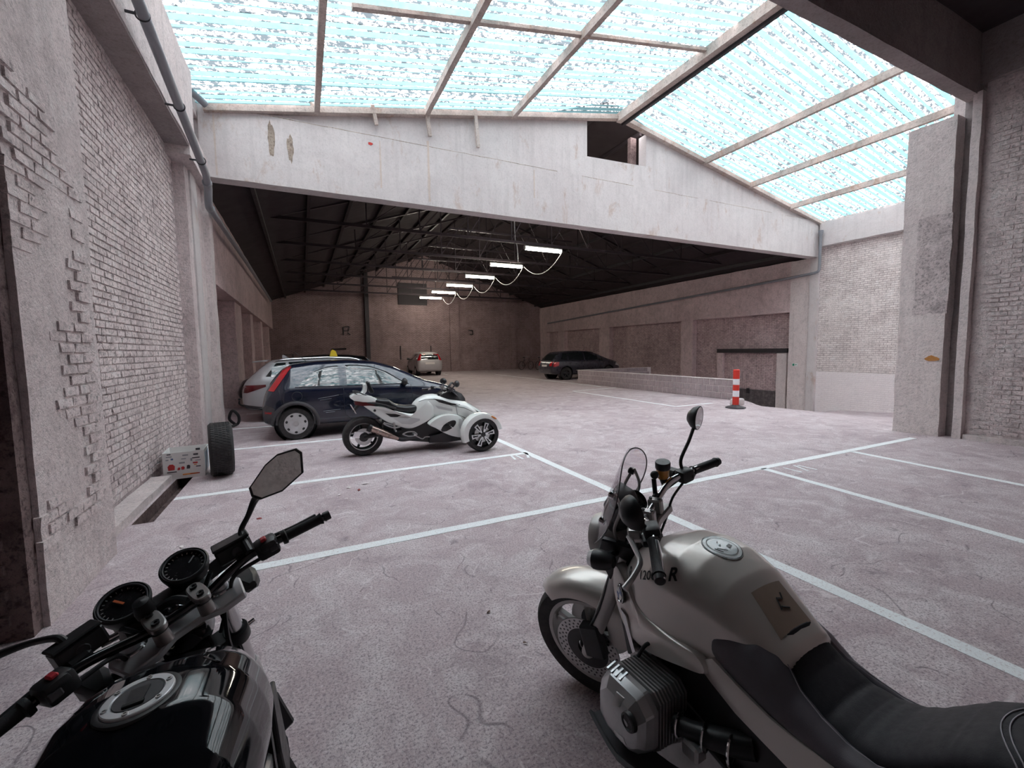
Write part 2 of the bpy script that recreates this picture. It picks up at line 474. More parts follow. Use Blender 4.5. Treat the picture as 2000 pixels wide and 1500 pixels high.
# ------------------------------------------------------------------ bricks
_rb = random.Random(4)
BRICKS = []
for k in range(5):
    m = MB(); j = lambda s=.004: _rb.uniform(-s, s)
    a = [(-.101, -.031, -.02), (.101, -.031, -.02), (.101, .031, -.02), (-.101, .031, -.02)]
    b = [(-.096 + j(), -.0275 + j(), .012 + j(.003)), (.096 + j(), -.0275 + j(), .012 + j(.003)), (.096 + j(), .0275 + j(), .012 + j(.003)), (-.096 + j(), .0275 + j(), .012 + j(.003))]
    m.add(a + b, [(4, 5, 6, 7), (0, 1, 5, 4), (1, 2, 6, 5), (2, 3, 7, 6), (3, 0, 4, 7)])
    me = m.mesh('brick'); me.materials.append(M_wash); BRICKS.append(me)

def brickwork(wall, o, u, n, w, h, mt, limit=300, z0=0.0, drop=.30, seed=1, patch=None):
    """running bond on the plane o + s*u + t*z facing n; nearest ones are parts, the rest one stuff part"""
    rb = random.Random(seed); o, u, n = Vector(o), Vector(u), Vector(n); items = []
    rows, cols = int(h / .073), int(w / .213) + 1
    for r_ in range(rows):
        for c_ in range(-1, cols):
            s = c_ * .213 + (.1065 if r_ % 2 else 0) + .105
            if s < .06 or s > w - .06: continue
            p = o + u * s + V(0, 0, z0 + r_ * .073 + .036)
            q = noise.noise(p * .9 + V(seed, 0, 0)) * .6 + noise.noise(p * 2.7) * .4
            if patch and patch(p): continue
            if q > drop: continue
            p = p + n * (rb.uniform(-.003, .004) - max(0, q) * .012)
            rot = Matrix((u, V(0, 0, 1), u.cross(V(0, 0, 1)))).transposed() if u.cross(V(0, 0, 1)).dot(n) > 0 else Matrix((-u, V(0, 0, 1), (-u).cross(V(0, 0, 1)))).transposed()
            rot = rot @ Matrix.Rotation(rb.uniform(-.02, .02), 3, 'Z') @ Matrix.Rotation(rb.uniform(-.02, .02), 3, 'X')
            edge = min(1.0, (min(s, w - s)) / .1)
            items.append((p, rot, rb.randrange(5), edge))
    items.sort(key=lambda i: (i[0] - V(0, 0, 1.6)).length)
    for p, rot, k, e in items[:limit]:
        me = BRICKS[k]
        if mt is not M_wash:
            key = (k, mt.name)
            if key not in BRICKS_M:
                me = me.copy(); me.materials.clear(); me.materials.append(mt); BRICKS_M[key] = me
            me = BRICKS_M[key]
        b = bpy.data.objects.new('brick', me); COL.objects.link(b); b.parent = wall
        b.matrix_local = Matrix.Translation(p) @ rot.to_4x4() @ Matrix.Diagonal((e, 1, 1, 1))
    m = MB()
    for p, rot, k, e in items[limit:]:
        m.add([rot @ Vector((v.co.x * e, v.co.y, v.co.z)) + p for v in BRICKS[k].vertices], [tuple(f.vertices) for f in BRICKS[k].polygons])
    if m.v:
        st = m.build('brickwork', mt, wall, 0); st['kind'] = 'stuff'
BRICKS_M = {}

def rough_box(a, b, step=.22, amp=.012, seed=0):
    """box with an uneven, hand plastered surface"""
    m = MB(); a, b = Vector(a), Vector(b)
    n = [max(1, min(60, int(round(abs(b[i] - a[i]) / step)))) for i in range(3)]
    for ax in range(3):
        u, v = (ax + 1) % 3, (ax + 2) % 3
        for side in (0, 1):
            vs = []; fs = []
            for i in range(n[u] + 1):
                for j in range(n[v] + 1):
                    p = Vector((0, 0, 0)); p[ax] = (a, b)[side][ax]
                    p[u] = a[u] + (b[u] - a[u]) * i / n[u]; p[v] = a[v] + (b[v] - a[v]) * j / n[v]
                    d = noise.noise_vector(p * 1.7 + V(seed, 0, 0)) * amp + noise.noise_vector(p * 6.3) * amp * .6
                    vs.append(p + d)
            for i in range(n[u]):
                for j in range(n[v]):
                    q = i * (n[v] + 1) + j
                    fs.append((q, q + n[v] + 1, q + n[v] + 2, q + 1))
            m.add(vs, fs)
    me = m.mesh('t')
    bm = bmesh.new(); bm.from_mesh(me); bmesh.ops.remove_doubles(bm, verts=bm.verts, dist=.0005); bmesh.ops.recalc_face_normals(bm, faces=bm.faces)
    m.v = [v.co.copy() for v in bm.verts]; bm.verts.index_update(); m.f = [tuple(v.index for v in f.verts) for f in bm.faces]; bm.free()
    return m

# left wall of the skylit bay
M_joint = mat_wall('grimy wall joints', (.64, .54, .54), (.47, .385, .39), None, .45, .8)
wall_left = struct('wall_left', rough_box((-2.3, 4.3, -.2), (-1.765, 10.2, 6.3), .2, .008), M_joint)
brickwork(wall_left, (-1.765, 4.4, 0), (0, 1, 0), (1, 0, 0), 4.5, 4.8, M_wash, 300, .12, .52, 2)
kerb = struct('baseboard_left', rough_box((-1.78, 4.45, -.05), (-1.555, 6.72, .085), .2, .008, 3), M_pillar)
# near pilaster on the left and the dark return wall beside it
pil = struct('pillar', rough_box((-1.9, 3.42, -.2), (-1.425, 4.45, 6.4), .2, .012, 5), M_plaster)
tag(pil, 'whitewashed brick pillar nearest the camera at the left edge', 'pillar')
brickwork(pil, (-1.425, 3.40, 0), (0, 1, 0), (1, 0, 0), .95, 5.0, M_wash, 300, .45, .12, 7)
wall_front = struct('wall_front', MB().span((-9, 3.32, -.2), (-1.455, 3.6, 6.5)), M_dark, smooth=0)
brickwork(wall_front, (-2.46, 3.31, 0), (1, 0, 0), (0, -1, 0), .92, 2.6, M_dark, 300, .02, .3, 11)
# projecting concrete eave beam along the left wall, and the impost block under the gable beam
eave = struct('trim_1', rough_box((-1.95, 3.5, 4.88), (-1.43, 9.0, 6.2), .25, .010, 8), M_pillar)
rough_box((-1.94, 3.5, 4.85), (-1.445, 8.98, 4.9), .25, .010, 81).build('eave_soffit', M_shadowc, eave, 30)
struct('trim_5', MB().span((-2.3, 3.5, 6.0), (-1.56, 10.25, 6.34)), M_pillar, smooth=0)
imp = struct('trim_2', rough_box((-2.2, 8.55, 4.72), (-1.44, 10.3, 5.25), .25, .008, 9), M_pillar)
col = struct('pillar', rough_box((-2.2, 8.95, -.2), (-1.60, 10.25, 4.8), .2, .012, 12), M_plaster)
tag(col, 'pale plastered pillar under the left end of the white gable beam', 'pillar')
col.data.materials[0] = M_plaster
rough_box((-1.66, 9.25, -.1), (-1.575, 9.7, 4.75), .2, .008, 14).build('plaster_strip', M_gable, col, 30)
rough_box((-2.2, 10.25, -.2), (-1.50, 10.62, 4.97), .2, .010, 13).build('inner_jamb', M_pillar, col, 30)

# gable beam wall
RX, RZ, EZ = 8.4, 8.15, 6.26
def roof_z(x): return RZ - abs(x - RX) * (RZ - EZ) / 9.85
poly = [(-1.9, 4.97), (18.3, 4.965), (18.3, roof_z(18.3) - .1), (9.41, roof_z(9.41) - .1), (9.41, 6.93), (7.3, 6.86), (7.3, roof_z(7.3) - .1), (-1.9, roof_z(-1.9) - .1)]
gab = struct('wall_gable', MB().prism(poly, (0, 10.36, 0), (1, 0, 0), (0, 0, 1), .32), M_gable, smooth=0)
low = [(x, 4.955 + .01 * noise.noise(V(x * 2.1, 0, 0))) for x in [-1.55 + .4 * i for i in range(50)]]
hi = [(x, 6.30 + .012 * noise.noise(V(x * 3.1, 4, 0))) for x in [-1.55 + .4 * i for i in range(50)]]
MB().prism(low + hi[::-1], (0, 10.18, 0), (1, 0, 0), (0, 0, 1), .08).build('beam_face', M_gable, gab, 0)
# vent opening reveal
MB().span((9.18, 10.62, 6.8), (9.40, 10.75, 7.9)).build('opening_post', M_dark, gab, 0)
# rusty patches of fallen render
_q = random.Random(6)
def blotch(cx, cz, w, h, mt, parent, y=10.142):
    pts = []
    for i in range(18):
        a = 2 * PI * i / 18; k = .75 + .45 * _q.random()
        pts.append((cx + w * k * math.cos(a), cz + h * k * math.sin(a)))
    MB().prism(pts, (0, y, 0), (1, 0, 0), (0, 0, 1), .012).build('bare_patch', mt, parent, 0)
M_streak = mat_wall('rust streak', (.66, .55, .48), (.58, .50, .46), None, .2, .4, spot=.2)
M_bare = mat_wall('bare render', (.52, .43, .36), (.40, .32, .27), None, .3, 1.0, rust=.4)
blotch(-.35, 5.85, .06, .35, M_bare, gab); blotch(-.02, 5.72, .06, .26, M_bare, gab); blotch(1.55, 6.1, .05, .03, pm('red mark', (.5, .05, .04), .8), gab)

ck = MB()
pr_ = None
for i in range(76):
    x = -1.5 + .26 * i; p_ = V(x, 10.142, 6.30 + .012 * noise.noise(V(x * 3.1, 4, 0)) + .012 * noise.noise(V(x * 9, 2, 0)) - .02)
    if pr_ is not None and noise.noise(V(x * .8, 7, 0)) > -.25: ck.bar(pr_, p_, .006, .012 + .006 * noise.noise(V(x * 5, 0, 0)))
    pr_ = p_
ck.build('render_crack', M_bare, gab, 0)
for x0, z1, z0, w in ((2.83, 6.4, 5.05, .035), (1.75, 6.2, 5.2, .02), (-1.30, 6.1, 5.0, .02), (5.6, 6.2, 5.5, .02)):
    pts = [(x0 + w * (.5 + .5 * _q.random()), z1 - (z1 - z0) * k / 8) for k in range(9)] + [(x0 - w * (.5 + .5 * _q.random()), z0 + (z1 - z0) * k / 8) for k in range(9)]
    MB().prism(pts, (0, 10.1385, 0), (1, 0, 0), (0, 0, 1), .004).build('rust_streak', M_streak, gab, 0)
# small posts left of the vent, standing on the beam up to the rafter
for i, (x, zt, zb) in enumerate(((.44, 6.70, 6.52), (1.64, 6.87, 6.50), (2.82, 7.10, 6.49), (4.0, 7.30, 6.46))):
    o = MB().bar((x - .03, 10.06, zt), (x + .05, 10.10, zb), .075, .075).build('roof_strut', M_timber, gab, 0)

# ------------------------------------------------------------------ skylight
sky = thing('skylight', 'corrugated translucent skylight roof on white rafters over the bay', 'skylight', (0, 0, 0)); sky['kind'] = 'structure'
sl = (RZ - EZ) / 9.85
def sheet_mesh(x0, x1):
    m = MB(); rows = []; n = 48
    for i in range(n + 1):
        y = -.02 + .92 * i / n
        z = .022 * math.sin(2 * PI * y / .1509)
        rows.append([(x0, y, z), ((x0 + x1) / 2, y, z), (x1, y, z)])
    m.loft(rows, False)
    return m.mesh('roof_sheet')
for side in (-1, 1):
    for lo_, hi_ in ((0.0, 5.0), (5.0, 10.2)):
        a, b = (RX + side * lo_, RX + side * hi_)
        me = sheet_mesh(0, (b - a) / math.cos(math.atan(sl))); me.materials.append(M_sheet)
        me.shade_smooth()
        for k in range(8):
            if lo_ > 1 and side < 0 and False: continue
            o = bpy.data.objects.new('roof_sheet', me); COL.objects.link(o); o.parent = sky
            o.location = (a, 3.1 + .90 * k, roof_z(a) + .03  + .006 * (k % 2))
            o.rotation_euler = (0, math.atan(sl) * side, 0)
def purlin(x, w=.10, h=.17, name='rafter', y0=3.42, y1=10.12, dz=0):
    z = roof_z(x) - h / 2 - .01 + dz
    m = MB(); n = 14
    rings = []
    for i in range(n + 1):
        y = y0 + (y1 - y0) * i / n
        d = .012 * noise.noise(V(x, y * 1.3, 0)); e = .008 * noise.noise(V(x, y * 2.9, 5))
        rings.append([(x - w / 2 + d, y, z - h / 2 + e), (x + w / 2 + d, y, z - h / 2 + e), (x + w / 2 + d, y, z + h / 2), (x - w / 2 + d, y, z + h / 2)])
    m.loft(rings)
    return m.build(name, M_timber, sky, 0)
for x in (.50, 2.80, 5.0, 11.72, 13.88, 16.1): purlin(x)
purlin(8.32, .16, .22, 'ridge_beam'); 
MB().span((8.42, 3.42, RZ - .30), (8.5, 10.12, RZ - .05)).build('ridge_board', M_steel, sky, 0)
for s_ in (-1, 1):
    a, b = V(RX, 10.12, RZ - .09), V(RX + s_ * 9.85, 10.12, EZ - .09)
    MB().bar(a, b, .12, .17, (0, 1, 0)).build('gable_rafter', M_timber, sky, 0)
a, b = V(.9, 7.1, roof_z(.9) - .06), V(8.3, 7.15, roof_z(8.3) - .06)
MB().bar(a, b, .06, .09, (0, 1, 0)).build('cross_batten', M_timber, sky, 0)

# ------------------------------------------------------------------ near right: transverse beam, pillar, right wall, low roof overhead
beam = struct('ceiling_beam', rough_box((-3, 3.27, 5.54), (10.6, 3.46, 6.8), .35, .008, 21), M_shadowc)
tag(beam, 'dark concrete beam crossing the top right above the near pillar', 'beam')
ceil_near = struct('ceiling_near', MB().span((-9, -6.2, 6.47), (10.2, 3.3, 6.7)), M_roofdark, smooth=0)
rp = struct('pillar', rough_box((9.78, 3.46, -.2), (10.6, 4.1, 5.3), .16, .018, 25), M_pillar)
tag(rp, 'thick pale concrete pillar on the right with a rough pitted patch', 'pillar')
pt = rough_box((9.768, 3.44, 2.1), (9.83, 3.90, 3.75), .045, .020, 26).build('rough_patch', M_rough, rp, 30)
pts = [(3.60 + (.05 + .05 * _q.random()) * math.cos(i * .52) * 1.3, 1.34 + (.03 + .03 * _q.random()) * math.sin(i * .52)) for i in range(12)]
MB().prism(pts, (9.763, 0, 0), (0, 1, 0), (0, 0, 1), .01).build('rust_spot', M_rustc, rp, 0)
rp2 = struct('pillar', rough_box((9.84, 3.2, -.2), (10.6, 3.31, 5.56), .2, .012, 28), M_pillar)
tag(rp2, 'narrow concrete strip pillar between the right wall and the thick pitted pillar', 'pillar')
MB().span((10.05, 3.3, -.2), (10.5, 3.47, 5.56)).build('slot_back', M_shadowc, rp2, 0)
wall_right = struct('wall_right', rough_box((9.98, -6, -.2), (10.4, 3.2, 5.7), .3, .012, 31), M_plaster)
brickwork(wall_right, (9.98, 1.3, 0), (0, 1, 0), (-1, 0, 0), 1.85, 5.6, M_wash, 300, .12, .45, 17)
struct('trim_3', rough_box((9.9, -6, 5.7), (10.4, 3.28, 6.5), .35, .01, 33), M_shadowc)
struct('baseboard_right', rough_box((9.88, .5, -.05), (9.99, 3.18, .07), .1, .02, 34), M_pillar)
struct('wall_near', MB().span((-9, -3.3, -.2), (10.4, -3.1, 6.6)), M_plaster, smooth=0)
struct('wall_far_left', MB().span((-9.2, -6.2, -.2), (-9, 3.6, 6.6)), M_wash, smooth=0)
struct('wall_return', MB().span((10.3, 3.5, -2), (18.4, 3.7, 6.4)).span((-9, 3.3, 6.4), (10.6, 3.5, 8.3)).span((10, 3.3, 6.2), (18.4, 3.5, 8.2)), M_pillar, smooth=0)

# ------------------------------------------------------------------ right wall of the bay and of the hall
wall_bay = struct('wall_bay', MB().span((18.12, 3.5, -2), (18.6, 10.25, 6.3)), M_bay, smooth=0)
rough_box((17.92, 3.5, 5.33), (18.3, 10.1, 6.2), .3, .012, 41).build('eave_beam', M_gable, wall_bay, 30)
rough_box((17.98, 3.5, 5.30), (18.2, 10.1, 5.42), .3, .006, 42).build('eave_lip', M_gable, wall_bay, 30)
cr_ = struct('pillar', rough_box((18.03, 10.15, -1.6), (18.5, 11.18, 4.98), .2, .012, 43), M_pillar)
tag(cr_, 'worn concrete pillar under the right end of the white gable beam', 'pillar')
rough_box((17.99, 10.12, -1.5), (18.2, 10.42, 4.96), .2, .01, 44).build('plaster_strip', M_gable, cr_, 30)
sg = MB().prism([(-.09, -.05), (.09, -.05), (.09, .05), (-.09, .05)], (18.0, 10.88, .82), (0, -1, 0), (0, 0, 1), .012)
sign = thing('exit_sign', 'small green and white arrow sign on the pillar right of the steel lintel', 'sign', (18.0, 10.88, .82))
MB().prism([(-.11, -.06), (.11, -.06), (.11, .06), (-.11, .06)], (0, 0, 0), (0, -1, 0), (0, 0, 1), .012).build('plate', pm('sign white', (.82, .84, .82), .5), sign, 0)
MB().prism([(-.09, -.045), (-.01, -.045), (-.01, .045), (-.09, .045)], (-.008, 0, 0), (0, -1, 0), (0, 0, 1), .006).prism([(.03, -.03), (.085, 0), (.03, .03)], (-.008, 0, 0), (0, -1, 0), (0, 0, 1), .006).build('arrow', pm('sign green', (.02, .22, .13), .5), sign, 0)

wall_hall = struct('wall_hall_right', MB().span((18.42, 11.1, -2), (18.8, 32.3, 5.1)), M_hall, smooth=0)
rough_box((18.08, 11.15, 2.965), (18.5, 32, 5.0), .5, .012, 45).build('upper_beam', M_hallc, wall_hall, 30)
for y0, y1 in ((16.15, 16.92), (22.86, 23.95), (28.3, 29.2), (30.9, 32)):
    rough_box((18.12, y0, -1.7), (18.5, y1, 3.0), .3, .014, y0).build('pier', M_hallc, wall_hall, 30)
# bricked up doorway with a steel lintel
door = struct('door_1', MB().span((18.3, 11.75, -2), (18.44, 14.37, 1.31)), M_hall, smooth=0)
MB().span((18.12, 11.30, 1.30), (18.5, 14.68, 1.48)).build('steel_lintel', M_steel, door, 0)
rough_box((18.16, 11.33, -1.8), (18.46, 11.74, 1.3), .2, .012, 51).build('jamb', M_pillar, door, 30)
rough_box((18.16, 14.38, -1.8), (18.46, 14.68, 1.3), .2, .012, 52).build('jamb', M_hallc, door, 30)
M_mesh = pm('scraped dark panel', (.10, .085, .09), .7, .2, .4, 9, world=True, dirt=.6, dirtcol=(.3, .26, .26))
MB().span((18.24, 11.75, -1.75), (18.31, 14.37, -.35)).build('lower_panel', M_mesh, door, 0)
MB().box((18.2, 13.05, -.42), (.06, .12, .22)).build('handle', M_steel, door, 0)
# pit end wall under the block wall return
struct('wall_pit', MB().span((11.6, 16.78, -1.8), (18.4, 16.82, -.005)).span((11.55, 8.75, -1.8), (11.6, 16.82, -.005)), M_hallc, smooth=0)

# ------------------------------------------------------------------ hall: left wall, back wall, roof, trusses
wall_hl = struct('wall_hall_left', MB().span((-2.8, 10.5, -.2), (-2.35, 32.3, 5.2)), M_hall, smooth=0)
rough_box((-2.5, 10.6, 3.12), (-1.62, 32, 4.98), .5, .012, 61).build('upper_beam', M_hallc, wall_hl, 30)
for y0, y1 in ((15.1, 16.6), (19.4, 20.4), (24.0, 25.0), (29, 30)):
    rough_box((-2.45, y0, -.1), (-1.72, y1, 3.2), .3, .014, y0).build('pier', M_hallc, wall_hl, 30)
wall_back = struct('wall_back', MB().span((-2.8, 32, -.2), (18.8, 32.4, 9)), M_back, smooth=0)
for x0, x1 in ((10.2, 10.9), (15.3, 15.75)):
    rough_box((x0, 31.82, -.1), (x1, 32.1, 6), .5, .01, x0).build('pier', M_back, wall_back, 30)
MB().span((4.06, 31.7, 0), (4.32, 32.02, 7.4)).build('steel_column', M_steel, wall_back, 0)
pn = tag(MB().span((6.4, 31.9, 4.95), (8.5, 32.01, 6.5)).build('wall_panel', pm('dark panel', (.045, .038, .042), .8, world=True), None, 0), 'dark square panel high on the back wall behind the tube lights', 'panel')
for x in (6.45, 8.69):
    tag(MB().cyl((x, 31.93, 1.0), (x, 31.93, 1.98), .035).build('guard_post', M_steel), 'thin dark upright bar on the back wall above the small silver car', 'bar', 'upright bars behind the small silver car')
tag(MB().tube([(2.75, 31.9, 1.82), (1.85, 31.9, 1.80), (1.83, 31.9, .4)], .06).build('wall_bracket', M_steel), 'dark inverted L shaped rail on the back wall behind the black car', 'rail')
tag(MB().tube([(-1.1, 31.9, .6), (-1.05, 31.9, 1.5), (-.55, 31.9, 1.5), (-.5, 31.9, .6)], .03).build('wall_frame', M_steel), 'thin dark hoop frame against the back wall at far left', 'frame')
mk = MB()
for a, b in (((2.62, 2.75), (2.62, 3.3)), ((2.62, 3.3), (3.0, 3.33)), ((2.62, 3.05), (2.95, 3.05)), ((3.0, 3.33), (2.95, 3.05)), ((2.9, 2.9), (3.05, 2.78))): mk.bar((a[0], 31.95, a[1]), (b[0], 31.95, b[1]), .06, .06)
tag(mk.build('wall_mark', M_steel, None, 0), 'dark letter like mark on the back wall left of the steel column', 'mark')
mk = MB()
for a, b in (((11.7, 3.15), (12.05, 3.12)), ((12.05, 3.12), (12.05, 2.8)), ((12.05, 2.8), (11.8, 2.82))): mk.bar((a[0], 31.95, a[1]), (b[0], 31.95, b[1]), .06, .06)
tag(mk.build('wall_hook', M_steel, None, 0), 'dark hook like mark on the back wall right of the middle pier', 'mark')
EH, RH = 5.02, 8.55
def hall_z(x): return RH - abs(x - RX) * (RH - EH) / 9.85
ch = MB()
for s_ in (-1, 1):
    ch.prism([(RX, RH), (RX + s_ * 11, hall_z(RX + s_ * 11)), (RX + s_ * 11, hall_z(RX + s_ * 11) + .15), (RX, RH + .15)], (0, 21.35, 0), (1, 0, 0), (0, 0, 1), 21.7)
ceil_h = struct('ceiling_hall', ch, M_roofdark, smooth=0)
for k in range(1, 9):
    for s_ in (-1, 1):
        x = RX + s_ * (k * 1.15)
        MB().span((x - .04, 10.6, hall_z(x) - .13), (x + .04, 32, hall_z(x) - .01)).build('roof_batten', M_roofdark if k % 2 else M_steel, ceil_h, 0)
M_truss = pm('truss steel', (.055, .042, .048), .45, .7, .3, 3, world=True)
for ti, y in enumerate((13.95, 17.0, 20.1, 23.15, 26.2, 29.25)):
    t_ = thing('roof_truss', 'dark steel lattice roof truss, %s one counted from the white gable beam' % ('first', 'second', 'third', 'fourth', 'fifth', 'sixth')[ti], 'truss', (RX, y, 5.3), 0, 'lattice trusses under the hall roof'); 
    MB().box((0, 0, .06), (19.4, .07, .09)).build('bottom_chord', M_truss, t_, 0)
    tc = MB()
    for s_ in (-1, 1): tc.bar((0, 0, RH - 5.3 - .25), (s_ * 9.7, 0, EH - 5.3 + .12), .07, .09, (0, 1, 0))
    tc.build('top_chord', M_truss, t_, 0)
    MB().box((0, 0, 1.15), (5.8, .05, .07)).build('collar', M_truss, t_, 0)
    n = 12
    for i in range(-n // 2 + 1, n // 2):
        x = i * 9.7 / (n / 2); zt = hall_z(RX + x) - 5.3 - .2
        if zt < .35: continue
        st = MB().bar((x, 0, .1), (x, 0, zt), .035, .035)
        x2 = x + (9.7 / (n / 2)) * (1 if x < 0 else -1) if i else 9.7 / (n / 2)
        st.bar((x, 0, .1), (x2, 0, hall_z(RX + x2) - 5.3 - .22), .03, .03)
        st.build('lattice_bar', M_truss, t_, 0)

# ------------------------------------------------------------------ block wall
bw = thing('block_wall', 'low grey concrete block wall with pale joints beside the ramp', 'wall', (11.5, 8.7, 0))
BL = MB().box((0, 0, 0), (.205, .19, .180)).build('block', M_block, bw, 0, bevel=.006)
blocks = []
me_b = BL.data; bpy.data.objects.remove(BL)
_k = random.Random(9)
def put_block(loc, rz, sx=1.0):
    b = bpy.data.objects.new('block', me_b); COL.objects.link(b); b.parent = bw
    b.location = loc; b.rotation_euler = (_k.uniform(-.006, .006), _k.uniform(-.006, .006), rz + _k.uniform(-.008, .008)); b.scale = (sx, 1, 1)
for r_ in range(3):
    off = .11 if r_ % 2 else 0
    for i in range(36 if off else 37):
        put_block((0.1 + _k.uniform(-.004, .004), .105 + off + .2205 * i, .1 + .2 * r_), PI / 2, _k.uniform(.97, 1.0))
    if off: put_block((.1, .05, .1 + .2 * r_), PI / 2, .46)
    for i in range(18):
        put_block((.32 + off + .2205 * i, 8.14, .1 + .2 * r_), 0)
MB().span((.018, 0.005, 0), (.182, 8.1, .598)).span((.15, 8.06, 0), (4.4, 8.22, .598)).build('mortar', M_mortar, bw, 0)
MB().span((.0, 0, .598), (.2, 8.24, .612)).span((.2, 8.04, .598), (4.4, 8.24, .612)).build('top_screed', M_mortar, bw, 0)

# ------------------------------------------------------------------ pipes
gp = thing('drain_pipe', 'grey drain pipe sloping along the left eave down into the hall', 'pipe', (-1.3, 9.2, 4.5))
path = [(-1.28, 3.5, 5.50), (-1.28, 5.6, 5.05), (-1.30, 8.9, 4.58), (-1.33, 9.25, 4.52)]
off_ = V(-1.3, 9.2, 4.5)
MB().tube([Vector(p) - off_ for p in path], .055, 14).build('upper_pipe', M_pvc, gp)
MB().tube([Vector(p) - off_ for p in cr([(-1.33, 9.2, 4.53), (-1.34, 9.33, 4.49), (-1.36, 9.42, 4.36), (-1.38, 9.55, 4.26), (-1.40, 9.75, 4.26), (-1.41, 9.95, 4.30)], 4)], .062, 14).build('bend', M_pvc, gp)
MB().tube([Vector(p) - off_ for p in [(-1.41, 9.9, 4.30), (-1.42, 16, 4.42), (-1.42, 28, 4.50)]], .055, 12).build('lower_pipe', M_pvc, gp)
for y, z in ((9.2, 4.53), (9.95, 4.30)):
    MB().lathe([(.06, -.04), (.072, -.03), (.072, .03), (.06, .04)], V(-1.33 if y < 9.5 else -1.41, y, z) - off_, (0, 1, -.1), 16).build('collar', M_pvc, gp)
for y in (5.8, 7.2, 8.5):
    z = interp([(3.5, 5.5), (5.6, 5.05), (8.9, 4.58)], y)[0]
    MB().ring(V(-1.29, y, z) - off_, (0, 1, 0), .06, .008, 20, 6).bar(V(-1.34, y, z) - off_, V(-1.44, y, z) - off_, .02, .02).build('bracket', M_steel, gp)
tag(MB().tube([(-1.56, 9.75, 6.26), (-1.38, 9.95, 6.17)], .06, 14).build('gutter_spout', M_pvc), 'short grey spout poking out at the left end of the skylight', 'pipe')
dp = thing('drain_pipe', 'grey downpipe at the right corner running along the hall wall', 'pipe', (17.95, 10.0, 4.4))
o_ = V(17.95, 10.0, 4.4)
MB().tube([Vector(p) - o_ for p in cr([(17.80, 9.98, 5.75), (17.80, 9.98, 5.0), (17.80, 9.98, 4.55), (17.80, 10.0, 4.42), (17.80, 10.12, 4.36), (17.86, 10.6, 4.34), (17.94, 14, 4.22), (17.97, 30.5, 3.66)], 5)], .05, 12).build('pipe', M_pvc, dp)
MB().lathe([(.05, 0), (.08, .12), (.08, .2), (.07, .2)], V(17.80, 9.98, 5.7) - o_, (0, 0, 1), 14).build('hopper', M_pvc, dp)
for y in (12, 16, 20, 24, 28):
    MB().bar(V(17.95, y, 4.3 - (y - 11) * .034) - o_, V(18.05, y, 4.3 - (y - 11) * .034) - o_, .03, .03).build('bracket', M_steel, dp, 0)

# ------------------------------------------------------------------ tube lights
def emis(name, col, st):
    t = NT(name); return t.done(t.n('ShaderNodeEmission', i_Color=(*col, 1), i_Strength=st))
M_tube = emis('lit tube', (1.0, .93, .78), 75)
M_lampw = pm('lamp housing', (.62, .62, .60), .5)
L0 = thing('tube_light', 'lit fluorescent tube light nearest the gable beam, first of the row', 'light', (8.05, 13.93, 5.18), 0, 'tube lights hanging in a row under the ridge')
MB().box((0, 0, .07), (1.56, .12, .05)).build('housing', M_lampw, L0, 0, bevel=.012)
MB().tube([(-.74, 0, 0), (-.73, 0, 0), (.73, 0, 0), (.74, 0, 0)], [.03, .06, .06, .03], 14).build('diffuser', M_tube, L0)
for s_ in (-1, 1):
    MB().lathe([(.001, -.02), (.06, -.02), (.06, .02), (.001, .02)], (s_ * .76, 0, .005), (1, 0, 0), 14).build('end_cap', M_lampw, L0)
    MB().cyl((s_ * .5, 0, .07), (s_ * .5, 0, .16), .008).build('hanger', M_steel, L0)
ORD = ['', 'second', 'third', 'fourth', 'fifth', 'sixth and farthest']
for i, y in enumerate((17.12, 20.19, 23.26, 26.27, 29.27)):
    c = copy_tree(L0); c.location = (8.05, y, 5.18)
    c['label'] = 'lit fluorescent tube light, %s of the row counted from the gable beam' % ORD[i + 1]
ly = (13.93, 17.12, 20.19, 23.26, 26.27, 29.27)
for i in range(5):
    a, b = V(8.88, ly[i] + .03, 5.2), V(8.88, ly[i + 1] - .03, 5.2)
    pts = [a.lerp(b, t / 12) - V(0, 0, .55 * 4 * (t / 12) * (1 - t / 12)) for t in range(13)]
    tag(MB().tube(pts, .014, 6).build('hanging_cable', M_lampw), 'slack pale cable between the %s and %s tube light' % (('first', 'second', 'third', 'fourth', 'fifth')[i], ('second', 'third', 'fourth', 'fifth', 'sixth')[i]), 'cable', 'cables between the tube lights')
tag(MB().tube(cr([(6.9, 13.95, 6.15), (6.92, 13.95, 5.5), (7.0, 13.96, 5.2), (7.02, 13.95, 4.7)], 5), .016, 6).build('hanging_cable', M_lampw), 'loose cable end dangling left of the first tube light', 'cable')
fl = thing('roof_hole_lamp', 'small pale lamp added in place of a bright roof hole at the far left top of the hall', 'light', (-1.2, 30.5, 5.1))  # added lamp standing in for daylight through a broken roof hole
MB().box((0, 0, .3), (.9, .3, .12), Matrix.Rotation(-.2, 3, 'Y')).build('hood', pm('added lamp white', (.8, .8, .8), .5), fl, 0, bevel=.02)
MB().box((-.3, 0, .0), (.3, .2, .22)).build('lamp_body', M_steel, fl, 0, bevel=.02)
MB().box((-.3, -.11, .0), (.16, .01, .12)).build('lens', emis('added lamp glow', (.85, .95, 1), 2.5), fl, 0)
MB().bar((-.5, 0, .3), (.2, 0, -.2), .03, .03).build('bracket', M_steel, fl, 0)
